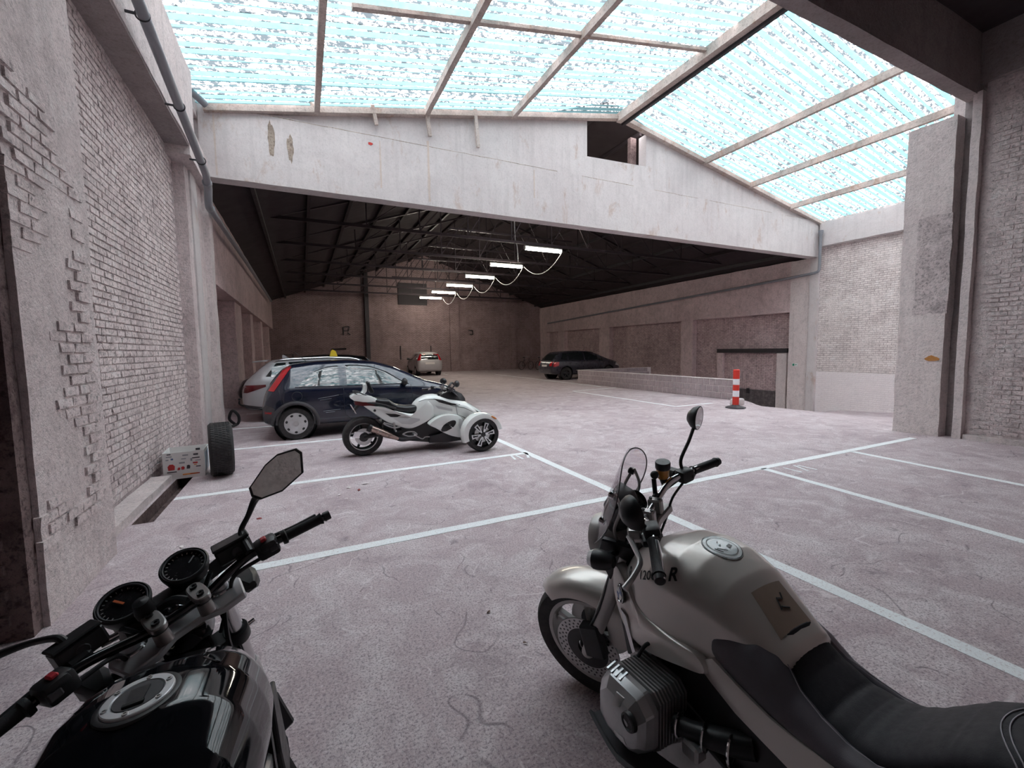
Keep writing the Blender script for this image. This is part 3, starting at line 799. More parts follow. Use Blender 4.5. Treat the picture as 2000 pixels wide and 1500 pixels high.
# ------------------------------------------------------------------ conforming trim onto a body mesh
def densify(poly, step=.05, closed=True):
    out = []; n = len(poly)
    for i in range(n if closed else n - 1):
        a, b = Vector(poly[i]), Vector(poly[(i + 1) % n]); k = max(1, int((b - a).length / step + .5))
        out += [a.lerp(b, j / k) for j in range(k)]
    if not closed: out.append(Vector(poly[-1]))
    return out
DIRS = {'right': (lambda u, v: (Vector((u, -3, v)), Vector((0, 1, 0)))), 'left': (lambda u, v: (Vector((u, 3, v)), Vector((0, -1, 0)))),
        'rear': (lambda u, v: (Vector((-4, u, v)), Vector((1, 0, 0)))), 'front': (lambda u, v: (Vector((4, u, v)), Vector((-1, 0, 0)))),
        'top': (lambda u, v: (Vector((u, v, 4)), Vector((0, 0, -1))))}
def hit(bvh, d, u, v, off=.003):
    o, r = DIRS[d](u, v)
    h = bvh.ray_cast(o, r)
    if h[0] is None: return None
    n = h[1] if h[1].dot(r) < 0 else -h[1]
    return h[0] + n * off, n
def patch(bvh, d, poly, off=.004, step=.05, rings=(1, .8, .55, .3, .08), mb=None, skirt=.012):
    m = mb or MB(); pts = densify(poly, step); c = sum(pts, Vector((0, 0))) / len(pts)
    R_ = []
    for t in rings:
        ring = []
        for p in pts:
            q = c + (p - c) * t; h = hit(bvh, d, q.x, q.y, off)
            ring.append(h[0] if h else (ring[-1] if ring else None))
        first = next((g for g in ring if g is not None), None)
        if first is None: return m
        ring = [g if g is not None else first for g in ring]
        R_.append(ring)
    r = DIRS[d](0, 0)[1]
    R_ = [[p + r * skirt for p in R_[0]]] + R_
    m.loft(R_, True, False, True)
    return m
def seam(bvh, d, pl, r=.004, step=.04, off=0.0, mb=None, n=5):
    m = mb or MB(); pts = []
    for p in densify(pl, step, False):
        h = hit(bvh, d, p.x, p.y, off)
        if h: pts.append(h[0])
    if len(pts) > 1: m.tube(pts, r, n)
    return m
def wrap_text(bvh, d, txt, at, size, mt, parent, name='lettering', flip=1, shear=0.0, off=.0015, ang=0.0, bold=0.0):
    cu = bpy.data.curves.new('t', 'FONT'); cu.body = txt; cu.size = size; cu.extrude = 0; cu.align_x = 'CENTER'; cu.align_y = 'CENTER'; cu.resolution_u = 3; cu.shear = shear; cu.offset = bold
    o = bpy.data.objects.new('t', cu); COL.objects.link(o)
    dg = bpy.context.evaluated_depsgraph_get(); me = bpy.data.meshes.new_from_object(o.evaluated_get(dg)); bpy.data.objects.remove(o)
    bm = bmesh.new(); bm.from_mesh(me)
    bmesh.ops.triangulate(bm, faces=bm.faces)
    for _ in range(2):
        bmesh.ops.subdivide_edges(bm, edges=[e for e in bm.edges if e.calc_length() > size * .2], cuts=1)
    for v in bm.verts:
        x, y = v.co.x * flip, v.co.y
        x, y = x * math.cos(ang) - y * math.sin(ang), x * math.sin(ang) + y * math.cos(ang)
        h = hit(bvh, d, at[0] + x, at[1] + y, off) if bvh else None
        if h: v.co = h[0]
    bm.to_mesh(me); bm.free()
    return link(me, name, mt, parent, 0)

# ------------------------------------------------------------------ vehicle materials
M_tyre = pm('tyre rubber', (.022, .020, .021), .72, 0, .25, 30, bump=.15, bs=300, dirt=.35, dirtcol=(.10, .085, .085))
M_glass = pm('dark car glass', (.012, .016, .018), .04, 0, .1, 3, spec=.9, coat=1.0)
M_black = pm('black plastic', (.018, .016, .018), .42, 0, .2, 20)
M_grey = pm('grey bumper plastic', (.055, .052, .058), .62, 0, .2, 10, dirt=.3, dirtcol=(.13, .11, .11))
M_chrome = pm('chrome', (.82, .82, .83), .12, 1.0, .06, 10)
M_alu = pm('cast aluminium', (.55, .54, .54), .34, .9, .12, 18, dirt=.25, dirtcol=(.2, .18, .17))
M_silverwheel = pm('silver wheel paint', (.62, .62, .63), .35, .4, .1, 12, dirt=.3, dirtcol=(.3, .26, .24))
M_red = pm('red lamp lens', (.46, .012, .02), .18, 0, .15, 20, coat=.8)
M_darkred = pm('dark red lamp lens', (.12, .008, .012), .18, 0, .2, 20, coat=.8)
M_amber = pm('amber lamp lens', (.75, .22, .03), .25, 0, .1, 20, coat=.5)
M_clear = pm('clear lamp lens', (.75, .78, .80), .12, .3, .1, 20, coat=.8)
M_plate = pm('number plate', (.72, .68, .66), .5, 0, .1, 40)
M_blue = pm('dark blue car paint', (.006, .010, .028), .20, .15, .15, 5, coat=1.0, dirt=.10, dirtcol=(.10, .09, .09))
M_silver = pm('silver car paint', (.50, .50, .52), .40, .30, .08, 5, coat=.5, cro=.3)
M_blackcar = pm('black car paint', (.010, .010, .012), .20, .1, .1, 5, coat=1.0)
M_mpv = pm('grey silver car paint', (.40, .375, .39), .40, .30, .08, 5, coat=.5, cro=.3)
M_estate = pm('dark slate car paint', (.030, .030, .044), .30, .2, .1, 5, coat=.8, cro=.2)

def wheel(parent, loc, r, w, side, style='cap', name='wheel', rm=None):
    rm = rm or M_silverwheel
    """axle along y; side +1 outer face to +y"""
    x, y, z = loc; s = side
    rim = r * .66
    m = MB().lathe([(rim, -w / 2), (r * .93, -w / 2), (r * .985, -w * .40), (r, -w * .25), (r, w * .25), (r * .985, w * .40), (r * .93, w / 2), (rim, w / 2), (rim, -w / 2)], (x, y, z), (0, s, 0), 40)
    t = m.build(name, M_tyre, parent, 40)
    face = MB(); o = V(x, y, z)
    if style == 'cap':
        face.lathe([(rim * 1.0, w * .36), (rim * 1.02, w * .47), (rim * .93, w * .50), (rim * .80, w * .53), (rim * .45, w * .60), (rim * .30, w * .585), (rim * .28, w * .60), (.001, w * .61)], o, (0, s, 0), 42)
        face.build('hubcap', M_silverwheel, t, 50)
        for k in range(7):
            hl = MB()
            a = 2 * PI * k / 7 + .2
            c = o + V(math.cos(a) * rim * .79, s * w * .53, math.sin(a) * rim * .79)
            hl.ball(c, (rim * .135, .008, rim * .11), 12, 6, Matrix.Rotation(-a + PI / 2, 3, 'Y'))
            hl.build('vent_hole', M_black, t, 50)
        MB().lathe([(rim * .25, w * .595), (rim * .25, w * .62), (.001, w * .62)], o, (0, s, 0), 20).build('badge', M_alu, t, 40)
    else:
        MB().lathe([(rim * 1.0, w * .5), (rim * .92, w * .46), (rim * .9, -w * .3), (.001, -w * .3)], o, (0, s, 0), 36).build('rim', rm, t, 40)
        sp = MB()
        for k in range(5):
            a = 2 * PI * k / 5 + .3
            d = V(math.cos(a), 0, math.sin(a))
            sp.bar(o + d * rim * .1 + V(0, s * w * .42, 0), o + d * rim * .95 + V(0, s * w * .38, 0), .03, rim * .24, (0, 1, 0))
        sp.lathe([(rim * .22, w * .3), (rim * .2, w * .48), (.001, w * .5)], o, (0, s, 0), 16)
        sp.build('spokes', rm, t, 30)
    return t

def car(name, label, loc, rotz, P, paint):
    root = thing(name, label, 'car', loc, rotz)
    tabs = P['sec']                      # (x, zlow, zbelt, ztop, w, wr)
    xs_ = sorted(set([t[0] for t in tabs] + [round(tabs[0][0] + (tabs[-1][0] - tabs[0][0]) * i / 30, 3) for i in range(31)]))
    rings = []
    for x in xs_:
        b, zb, zt, w, wr = interp(tabs, x)
        g = zt - zb; e = min(1.0, max(.15, g / .45)); lr = lambda p, q, t: p + (q - p) * t
        half = [(.80 * w, b), (.955 * w, b + .05), (.985 * w, lr(b, zb, .35)), (1.0 * w, lr(b, zb, .65)), (.99 * w, zb - .035), (.955 * w, zb + .004),
                (lr(.945 * w, wr, .5), lr(zb, zt, .5)), (wr, zt - .09 * e), (wr * .90, zt - .03 * e), (wr * .5, zt - .004)]
        rings.append([(x, 0, b)] + [(x, y, z) for y, z in half] + [(x, 0, zt)] + [(x, -y, z) for y, z in half[::-1]])
    me = MB().loft(rings).mesh('body')
    me = baked(me, sub=1)
    r = P['r']; cut = MB()
    for ax in (P['ar'], P['af']):
        for s in (-1, 1):
            cut.cyl((ax, s * 2, r * 1.02), (ax, s * (P['w'] - .26), r * 1.02), r * 1.2, None, 28)
    solid = bvh_of(me)
    me = baked(me, cut=cut.mesh('cut'))
    body = link(me, 'body', paint, root, 38)
    for ax in (P['ar'], P['af']):
        for s in (-1, 1):
            MB().lathe([(r * 1.21, .0), (r * 1.19, .22), (.02, .23)], (ax, s * (P['w'] - .06), r * 1.02), (0, -s, 0), 28).build('arch_liner', M_black, root, 40)
    for ax in (P['ar'], P['af']):
        for s in (-1, 1):
            wheel(root, (ax, s * (P['w'] - .115), r), r, .185, s, P.get('wheel', 'spoke'), 'wheel', P.get('rim'))
    for d, sg in (('right', -1), ('left', 1)):
        for poly in P['glass']:
            patch(solid, d, poly, .004).build('side_window', M_glass, root, 60)
        sm_ = MB()
        for pl in P['seams']: seam(solid, d, pl, .004, mb=sm_)
        if sm_.v: sm_.build('door_seam', M_black, root, 0)
        for u, v in P['handles']:
            h = hit(solid, d, u, v, .012)
            if h: MB().ball(h[0], (.085, .018, .026), 14, 8).build('door_handle', P.get('handle_mat', M_black), root)
        u, v = P['mirror']; h = hit(solid, d, u, v, 0)
        if h:
            c = h[0] + V(0, sg * .10, .03)
            q = MB().ball(c, (.06, .10, .075), 14, 10); q.bar(h[0], c, .05, .05)
            q.build('door_mirror', P.get('mirror_mat', M_black), root)
        for poly, mt, nm in P.get('side_patches', []):
            patch(solid, d, poly, .007).build(nm, mt, root, 60)
    for poly, mt, nm in P.get('rear_patches', []):
        patch(solid, 'rear', poly, .007).build(nm, mt, root, 60)
    for poly, mt, nm in P.get('front_patches', []):
        patch(solid, 'front', poly, .007).build(nm, mt, root, 60)
    ws = P['windscreen']
    patch(solid, 'top', ws, .004, .08).build('windscreen', M_glass, root, 60)
    patch(solid, 'front', P.get('grille', [(-.4, .42), (.4, .42), (.4, .54), (-.4, .54)]), .006).build('grille', M_black, root, 60)
    return root, solid

# --- dark blue three door hatchback
HATCH = dict(r=.30, w=.825, ar=-1.37, af=1.13, wheel='cap',
    sec=[(-1.92, .40, .52, .62, .56, .45), (-1.90, .33, .62, .74, .66, .52), (-1.85, .28, .74, .90, .735, .58), (-1.74, .25, .86, 1.10, .785, .57), (-1.58, .24, .92, 1.28, .81, .56), (-1.42, .23, .93, 1.375, .82, .545),
         (-1.0, .22, .93, 1.43, .825, .53), (-.4, .22, .92, 1.445, .825, .52), (.1, .22, .905, 1.415, .825, .515), (.45, .22, .895, 1.32, .825, .54), (.8, .22, .885, 1.155, .82, .60), (1.08, .22, .87, 1.005, .81, .68),
         (1.35, .22, .83, .94, .79, .66), (1.6, .23, .76, .87, .75, .62), (1.78, .25, .66, .76, .68, .55), (1.88, .28, .54, .62, .56, .42), (1.91, .34, .46, .52, .42, .3)],
    glass=[[(-1.30, .975), (-.60, .965), (-.60, 1.335), (-.80, 1.32), (-1.02, 1.24), (-1.2, 1.1)], [(-.46, .965), (.62, .955), (.60, 1.0), (.30, 1.20), (.0, 1.31), (-.25, 1.345), (-.46, 1.345)]],
    seams=[[(-.53, .93), (-.53, .55), (-.50, .40), (-.42, .32), (.55, .30), (.74, .40), (.78, .60), (.76, .93)], [(-1.55, .46), (-1.62, .93)]],
    handles=[(-.36, .79)], mirror=(.62, .955),
    side_patches=[([(-1.80, .91), (-1.70, .90), (-1.40, 1.335), (-1.50, 1.35)], M_red, 'tail_light'),
                  ([(-1.89, .31), (-1.72, .27), (-1.70, .60), (-1.83, .665), (-1.89, .62)], M_grey, 'bumper_corner'),
                  ([(-1.86, .50), (-1.76, .49), (-1.75, .54), (-1.86, .55)], M_red, 'reflector'),
                  ([(-.86, .62), (.70, .61), (.70, .635), (-.86, .645)], M_blue, 'rub_strip'),
                  ([(.98, .795), (1.05, .795), (1.05, .83), (.98, .83)], M_clear, 'side_indicator'),
                  ([(1.5, .62), (1.78, .56), (1.78, .66), (1.55, .76)], M_clear, 'headlight')],
    rear_patches=[([(-.62, .33), (.62, .33), (.64, .60), (-.64, .60)], M_grey, 'rear_bumper'), ([(-.5, 1.02), (.5, 1.02), (.46, 1.30), (-.46, 1.30)], M_glass, 'rear_window'), ([(-.25, .70), (.25, .70), (.25, .80), (-.25, .80)], M_plate, 'number_plate')],
    windscreen=[(.98, -.54), (.98, .54), (.50, .48), (.30, .43), (.30, -.43), (.50, -.48)])
corsa, cs = car('hatchback_car', 'dark blue three door hatchback with tall red tail light behind the white three wheeler', (1.21, 9.63, 0), R(0), HATCH, M_blue)
for d in ('right',):
    fl_ = MB(); fl_.tube([hit(cs, d, -1.33 + .085 * math.cos(a * .35), .80 + .085 * math.sin(a * .35), .001)[0] for a in range(18)], .004, 5, True)
    fl_.build('fuel_flap', M_black, corsa, 0)
for s, d in ((-1, 'right'), (1, 'left')):
    for ax in (-1.37, 1.13):
        pts = []
        for k in range(25):
            a = R(-8) + R(196) * k / 24
            h = hit(cs, d, ax + .375 * math.cos(a), .306 + .375 * math.sin(a), .006)
            if h: pts.append(h[0])
        MB().tube(pts, [.034] * len(pts), 8).build('arch_trim', M_grey, corsa)
    q = seam(cs, d, [(-1.36, .965), (.72, .94)], .009, off=.002); q.build('highlight_bead', M_blue, corsa)  # added body-colour bead that catches a highlight along the shoulder
MB().tube([(-1.15, 0, 1.43), (-1.35, 0, 1.62)], .006, 6).build('aerial', M_black, corsa)
sc = MB()
for a, b in (((-.98, .74), (-.62, .79)), ((-.95, .71), (-.75, .73)), ((-.9, .50), (-.6, .515)), ((-.86, .47), (-.7, .475))): seam(cs, 'right', [a, b], .0022, off=.001, mb=sc)
sc.build('scratch', M_clear, corsa, 0)

# --- silver estate behind it
WAGON = dict(r=.325, w=.89, ar=-1.40, af=1.27,
    sec=[(-2.24, .45, .60, .70, .60, .5), (-2.21, .36, .74, .86, .72, .58), (-2.13, .30, .86, .98, .80, .62), (-1.98, .27, .97, 1.12, .85, .66), (-1.80, .26, 1.00, 1.30, .88, .66), (-1.62, .25, 1.0, 1.425, .885, .655), (-1.2, .24, .99, 1.475, .89, .645),
         (-.4, .23, .97, 1.50, .89, .64), (.2, .23, .955, 1.47, .89, .635), (.6, .23, .945, 1.37, .89, .65), (1.0, .23, .935, 1.19, .885, .70), (1.3, .23, .92, 1.06, .87, .74), (1.6, .24, .88, .99, .85, .72), (1.9, .26, .80, .91, .80, .66), (2.1, .29, .68, .78, .70, .55), (2.2, .34, .56, .64, .56, .42), (2.24, .4, .48, .54, .42, .3)],
    glass=[[(-1.72, 1.06), (-1.30, 1.03), (-1.30, 1.37), (-1.50, 1.36)], [(-1.24, 1.03), (-.30, 1.01), (-.30, 1.41), (-1.24, 1.38)], [(-.22, 1.01), (.80, 1.0), (.75, 1.06), (.40, 1.28), (.05, 1.40), (-.22, 1.41)]],
    seams=[[(-.26, 1.0), (-.26, .35), (.88, .33), (.95, .6), (.92, 1.0)], [(-1.27, 1.0), (-1.2, .6), (-1.0, .36), (-.26, .35)]],
    handles=[(-.42, .88), (-1.16, .90)], mirror=(.74, 1.02), handle_mat=M_silver, mirror_mat=M_silver,
    side_patches=[([(-2.18, .70), (-2.1, .70), (-1.72, .83), (-1.72, .88), (-2.14, .87)], M_darkred, 'tail_light'), ([(1.72, .70), (2.08, .62), (2.1, .70), (1.8, .83)], M_clear, 'headlight'), ([(-2.2, .36), (-1.76, .29), (-1.78, .36), (-2.2, .44)], M_grey, 'bumper_corner')],
    rear_patches=[([(-.58, .98), (.58, .98), (.54, 1.32), (-.54, 1.32)], M_glass, 'rear_window'), ([(-.26, .78), (.26, .78), (.26, .88), (-.26, .88)], M_plate, 'number_plate'), ([(-.66, .68), (-.40, .70), (-.40, .82), (-.68, .84)], M_darkred, 'tail_light'), ([(.66, .68), (.40, .70), (.40, .82), (.68, .84)], M_darkred, 'tail_light')],
    windscreen=[(1.18, -.62), (1.18, .62), (.66, .58), (.45, .54), (.45, -.54), (.66, -.58)])
wag, wsol = car('estate_car', 'silver estate car with tow bar and yellow roof sign parked behind the dark blue hatchback', (.94, 12.25, 0), 0, WAGON, M_silver)
for s in (-1, 1):
    rl = MB(); pts = []
    for i in range(16):
        h = hit(wsol, 'top', -1.55 + 1.95 * i / 15, s * .60, .02)
        if h: pts.append(h[0] + V(0, 0, .02 if 0 < i < 15 else -.01))
    rl.tube(pts, .016, 8).build('roof_rail', M_chrome, wag)
MB().prism([(-.14, 0), (.02, 0), (-.10, .085), (-.14, .08)], (-1.25, 0, 1.465), (1, 0, 0), (0, 0, 1), .035).build('fin_aerial', M_silver, wag, 30)
MB().prism([(-.20, 0), (.10, .02), (.12, .05), (-.20, .02)], (-1.80, 0, 1.385), (1, 0, 0), (0, 0, 1), 1.0).build('roof_spoiler', M_silver, wag, 30)
MB().tube(cr([(-2.0, 0, .32), (-2.25, 0, .33), (-2.36, 0, .38), (-2.36, 0, .46)], 5), .02, 8).ball((-2.36, 0, .49), .027).build('tow_bar', M_black, wag)
sign_ = tag(MB().prism([(-.09, 0), (.09, 0), (.05, .13), (-.02, .17), (-.06, .13)], (0, 0, 0), (1, 0, 0), (0, 0, 1), .22).build('roof_sign', pm('yellow sign', (.85, .62, .04), .5), None, 0), 'small yellow sign standing on the roof of the silver estate car', 'sign')
sign_.location = (.72, 12.0, 1.495)

# --- black hatchback further back, tail towards the middle of the hall
BLK = dict(r=.31, w=.87, ar=-1.28, af=1.22,
    sec=[(-1.98, .45, .58, .70, .60, .5), (-1.95, .36, .72, .90, .70, .58), (-1.86, .30, .88, 1.12, .80, .64), (-1.70, .27, .97, 1.33, .85, .65), (-1.50, .26, 1.0, 1.47, .865, .65), (-1.0, .25, 1.0, 1.53, .87, .64),
         (-.3, .24, .98, 1.545, .87, .64), (.3, .24, .97, 1.50, .87, .64), (.7, .24, .96, 1.36, .87, .66), (1.05, .24, .95, 1.15, .86, .70), (1.3, .24, .92, 1.05, .85, .72), (1.6, .25, .86, .97, .82, .68), (1.82, .28, .74, .84, .72, .55), (1.93, .33, .6, .68, .56, .42), (1.97, .4, .5, .56, .42, .3)],
    glass=[[(-1.55, 1.08), (-1.20, 1.05), (-1.20, 1.42), (-1.42, 1.40)], [(-1.14, 1.05), (-.25, 1.03), (-.25, 1.45), (-1.14, 1.43)], [(-.17, 1.03), (.85, 1.02), (.5, 1.27), (.12, 1.43), (-.17, 1.45)]],
    seams=[[(-.21, 1.0), (-.21, .35), (.92, .33), (.95, 1.0)]], handles=[(-.38, .9), (-1.1, .92)], mirror=(.8, 1.05),
    side_patches=[([(-1.93, .86), (-1.78, .86), (-1.62, 1.12), (-1.70, 1.16)], M_red, 'tail_light')],
    rear_patches=[([(-.56, 1.02), (.56, 1.02), (.52, 1.38), (-.52, 1.38)], M_glass, 'rear_window'), ([(-.26, .72), (.26, .72), (.26, .82), (-.26, .82)], M_plate, 'number_plate')],
    windscreen=[(1.16, -.6), (1.16, .6), (.7, .56), (.5, .52), (.5, -.52), (.7, -.56)])
blk, bsol = car('black_car', 'black hatchback behind the silver estate car, only its roof and tail edge showing', (.28, 14.75, 0), PI, BLK, M_blackcar)
for s, d in ((1, 'left'), (-1, 'right')):
    q = seam(bsol, d, [(-1.5, 1.42), (-1.74, 1.22), (-1.86, 1.0)], .012, off=.004); q.build('tail_trim', M_chrome, blk)

# --- small grey silver people carrier at the back wall, tail to the camera
MPV = dict(r=.30, w=.845, ar=-1.32, af=1.28,
    sec=[(-2.03, .42, .55, .66, .64, .52), (-2.01, .33, .74, .90, .74, .60), (-1.96, .28, .90, 1.12, .80, .64), (-1.86, .26, .98, 1.36, .825, .62), (-1.70, .25, .99, 1.49, .835, .60), (-1.2, .24, .98, 1.535, .845, .59),
         (-.4, .23, .96, 1.545, .845, .585), (.2, .23, .94, 1.51, .845, .58), (.65, .23, .93, 1.36, .845, .60), (1.05, .23, .92, 1.14, .835, .66), (1.3, .23, .90, 1.03, .82, .68), (1.6, .24, .84, .94, .78, .64), (1.85, .27, .74, .82, .70, .54), (1.98, .33, .58, .66, .55, .42), (2.02, .4, .5, .56, .42, .3)],
    glass=[[(-1.62, 1.08), (-1.28, 1.03), (-1.28, 1.40), (-1.5, 1.38)], [(-1.22, 1.03), (-.3, 1.01), (-.3, 1.44), (-1.22, 1.42)], [(-.22, 1.01), (.88, .99), (.5, 1.25), (.1, 1.43), (-.22, 1.44)]],
    seams=[[(-.26, 1.0), (-.26, .35), (.9, .33), (.95, .98)], [(-1.25, 1.0), (-1.2, .6), (-.9, .36), (-.26, .35)]], handles=[(-.42, .88), (-1.12, .9)], mirror=(.8, 1.02), handle_mat=M_mpv,
    side_patches=[([(-1.96, .98), (-1.84, .98), (-1.74, 1.40), (-1.84, 1.42)], M_red, 'tail_light')],
    rear_patches=[([(-.56, 1.04), (.56, 1.04), (.50, 1.38), (-.50, 1.38)], M_glass, 'rear_window'), ([(-.30, .74), (.30, .74), (.30, .86), (-.30, .86)], M_plate, 'number_plate'), ([(-.70, 1.0), (-.60, 1.0), (-.54, 1.38), (-.60, 1.40)], M_red, 'tail_light'), ([(.70, 1.0), (.60, 1.0), (.54, 1.38), (.60, 1.40)], M_red, 'tail_light'),
                  ([(-.68, .36), (.68, .36), (.70, .52), (-.70, .52)], M_mpv, 'rear_bumper'), ([(-.46, 1.15), (-.10, 1.15), (-.10, 1.25), (-.46, 1.25)], M_clear, 'rear_sticker')],
    windscreen=[(1.15, -.58), (1.15, .58), (.68, .53), (.48, .49), (.48, -.49), (.68, -.53)])
mpv, _s = car('people_carrier', 'small grey silver people carrier with its tail to us at the back wall', (7.42, 29.35, 0), PI / 2 - .03, MPV, M_mpv)

# --- dark estate beyond the block wall
est = dict(WAGON); est['rim'] = M_grey; est['handle_mat'] = M_estate; est['mirror_mat'] = M_black
est['side_patches'] = [([(-2.16, .72), (-2.08, .68), (-1.86, .74), (-1.84, .93), (-2.08, .93)], M_red, 'tail_light'), ([(1.72, .70), (2.08, .62), (2.1, .70), (1.8, .83)], M_clear, 'headlight')]
est['rear_patches'] = [([(-.58, 1.0), (.58, 1.0), (.54, 1.32), (-.54, 1.32)], M_glass, 'rear_window'), ([(-.26, .68), (.26, .68), (.26, .78), (-.26, .78)], M_plate, 'number_plate'), ([(-.70, .72), (-.52, .72), (-.54, .94), (-.70, .94)], M_red, 'tail_light'), ([(.70, .72), (.52, .72), (.54, .94), (.70, .94)], M_red, 'tail_light')]
dark, dsol = car('estate_car', 'dark slate estate car with lit looking red tail light beyond the low block wall', (13.66, 19.75, 0), R(-1), est, M_estate)
for s in (-1, 1):
    pts = [hit(dsol, 'top', -1.55 + 1.95 * i / 15, s * .60, .02)[0] for i in range(16)]
    MB().tube(pts, .014, 8).build('roof_rail', M_black, dark)
# ------------------------------------------------------------------ white three wheeled motorcycle
M_white = pm('white bodywork', (.88, .90, .88), .22, 0, .05, 5, coat=.8)
M_whitein = pm('light grey bodywork', (.56, .565, .57), .35, 0, .06, 6, coat=.3)
M_seat = pm('black seat vinyl', (.016, .014, .017), .38, 0, .25, 25, bump=.2, bs=260)
M_exh = pm('bronzed exhaust steel', (.42, .31, .27), .30, .9, .15, 9)
M_wheelblk = pm('black wheel', (.02, .02, .021), .35, .3, .2, 20)
M_spoke = pm('polished spoke', (.78, .78, .79), .3, .5, .05, 10)
TX, TY = 1.65, 7.0
trike = thing('three_wheeler', 'white three wheeled motorcycle with black seat parked before the dark blue hatchback', 'motorcycle', (TX, TY, 0), R(0))

def ring_xyz(x, top, w, bot, k=1.0):
    half = [(.40 * w, top - .006 * k), (.75 * w, top - .03 * k), (.95 * w, top - .085 * k), (w, top - .5 * (top - bot)), (.92 * w, bot + .05), (.6 * w, bot + .005)]
    return [(x, 0, top)] + [(x, y, z) for y, z in half] + [(x, 0, bot)] + [(x, -y, z) for y, z in half[::-1]]
def loft_x(tab, k=1.0, n=24):
    xs_ = sorted(set([t[0] for t in tab] + [tab[0][0] + (tab[-1][0] - tab[0][0]) * i / n for i in range(n + 1)]))
    return MB().loft([ring_xyz(x, *interp(tab, x), k) for x in xs_])
def rear_wheel(parent, x, r, w, rimmat=M_wheelblk):
    rim = r * .70
    t = MB().lathe([(rim, -w * .46), (r * .90, -w * .5), (r * .96, -w * .44), (r * .995, -w * .2), (r, 0), (r * .995, w * .2), (r * .96, w * .44), (r * .90, w * .5), (rim, w * .46), (rim, -w * .46)], (x, 0, r), (0, 1, 0), 44).build('rear_wheel', M_tyre, parent, 40)
    m = MB()
    for s in (-1, 1):
        m.lathe([(rim * 1.0, s * w * .47), (rim * .95, s * w * .47), (rim * .92, s * w * .2), (rim * .97, s * w * .2)], (x, 0, r), (0, 1, 0), 40)
    for k in range(5):
        a = 2 * PI * k / 5 + .5; d = V(math.cos(a), 0, math.sin(a))
        m.bar(V(x, 0, r) + d * .04, V(x, 0, r) + d * rim * .97, .03, .05, (0, 1, 0))
    m.lathe([(.001, -w * .4), (.06, -w * .4), (.06, w * .4), (.001, w * .4)], (x, 0, r), (0, 1, 0), 20)
    m.build('rim', rimmat, t, 40)
    return t
rw = rear_wheel(trike, -.86, .302, .225)
MB().lathe([(.205, -.108), (.211, -.112), (.203, -.114), (.198, -.110)], (-.86, 0, .302), (0, 1, 0), 44).build('rim_edge', M_alu, rw, 40)
MB().lathe([(.06, -.115), (.13, -.115), (.13, -.121), (.06, -.121)], (-.86, 0, .302), (0, 1, 0), 36).build('brake_disc', M_alu, rw, 40)
MB().lathe([(.001, -.135), (.055, -.135), (.075, -.12), (.13, -.10)], (-.86, 0, .302), (0, 1, 0), 24).build('hub', M_black, rw, 40)
MB().prism([(-.10, -.03), (.06, -.05), (.07, .04), (-.06, .06)], (-.93, -.118, .335), (1, 0, 0), (0, 0, 1), .02).build('reflector_plate', M_chrome, rw, 0)
for s in (-1, 1):
    x, y, r, w = .86, s * .645, .272, .17
    rim = .205
    t = MB().lathe([(rim, -w * .46), (r * .92, -w * .5), (r * .97, -w * .44), (r, -w * .25), (r, w * .25), (r * .97, w * .44), (r * .92, w * .5), (rim, w * .46), (rim, -w * .46)], (x, y, r), (0, s, 0), 44).build('front_wheel', M_tyre, trike, 40)
    MB().lathe([(rim, w * .47), (rim * .96, w * .46), (rim * .93, w * .1), (.03, w * .05), (.001, w * .05)], (x, y, r), (0, s, 0), 40).build('rim', M_wheelblk, t, 40)
    MB().lathe([(.05, w * .12), (.13, w * .12), (.13, w * .16), (.05, w * .16)], (x, y, r), (0, s, 0), 30).build('brake_disc', M_alu, t, 40)
    for k in range(6):
        a = 2 * PI * k / 6 + .15; d = V(math.cos(a), 0, math.sin(a)); q = V(-math.sin(a), 0, math.cos(a)); o = V(x, y + s * w * .34, r)
        sp = MB().prism([(.02, -.010), (.188, -.036), (.192, .036), (.02, .010)], o + V(0, s * .006, 0), d, q * s, .016)
        so_ = sp.build('spoke', M_spoke, t, 0)
        MB().prism([(.085, -.005), (.172, -.015), (.172, .015), (.085, .005)], o + V(0, s * .0155, 0), d, q * s, .004).build('spoke_slot', M_wheelblk, so_, 0)
    MB().lathe([(.05, w * .25), (.045, w * .42), (.001, w * .44)], (x, y, r), (0, s, 0), 18).build('hub_cap', M_black, t, 40)
    # fender hugging the wheel
    fe = MB(); rings = []
    for k in range(19):
        a = R(12) + R(186) * k / 18
        ww = .125 * (1 - .25 * abs(k - 9) / 9); rr = .325 + .012 * math.sin(PI * k / 18)
        row = []
        for (dr, f) in ((-.075, 1.0), (-.03, 1.03), (0, .9), (.012, .4), (.012, -.4), (0, -.9), (-.03, -1.03), (-.045, -.98), (-.02, -.8), (-.008, .3), (-.02, .85), (-.075, .95)):
            row.append(V(x + (rr + dr) * math.cos(a), y + s * f * ww, r + (rr + dr) * math.sin(a)))
        rings.append(row)
    fe.loft(rings).build('front_fender', M_white, trike, 40)
    MB().ball((x + .17, y + s * .118, r + .262), (.055, .012, .014), 12, 6, Matrix.Rotation(.55, 3, 'Y')).build('indicator', M_amber, trike)
    # suspension arms and steering stub
    sa = MB().tube([(x, y - s * .06, r - .03), (.80, s * .24, .22)], .02, 8).tube([(x, y - s * .06, r - .03), (.60, s * .24, .22)], .02, 8).tube([(x, y - s * .06, r + .06), (.72, s * .22, .36)], .016, 8)
    sa.build('suspension_arm', M_black, trike)
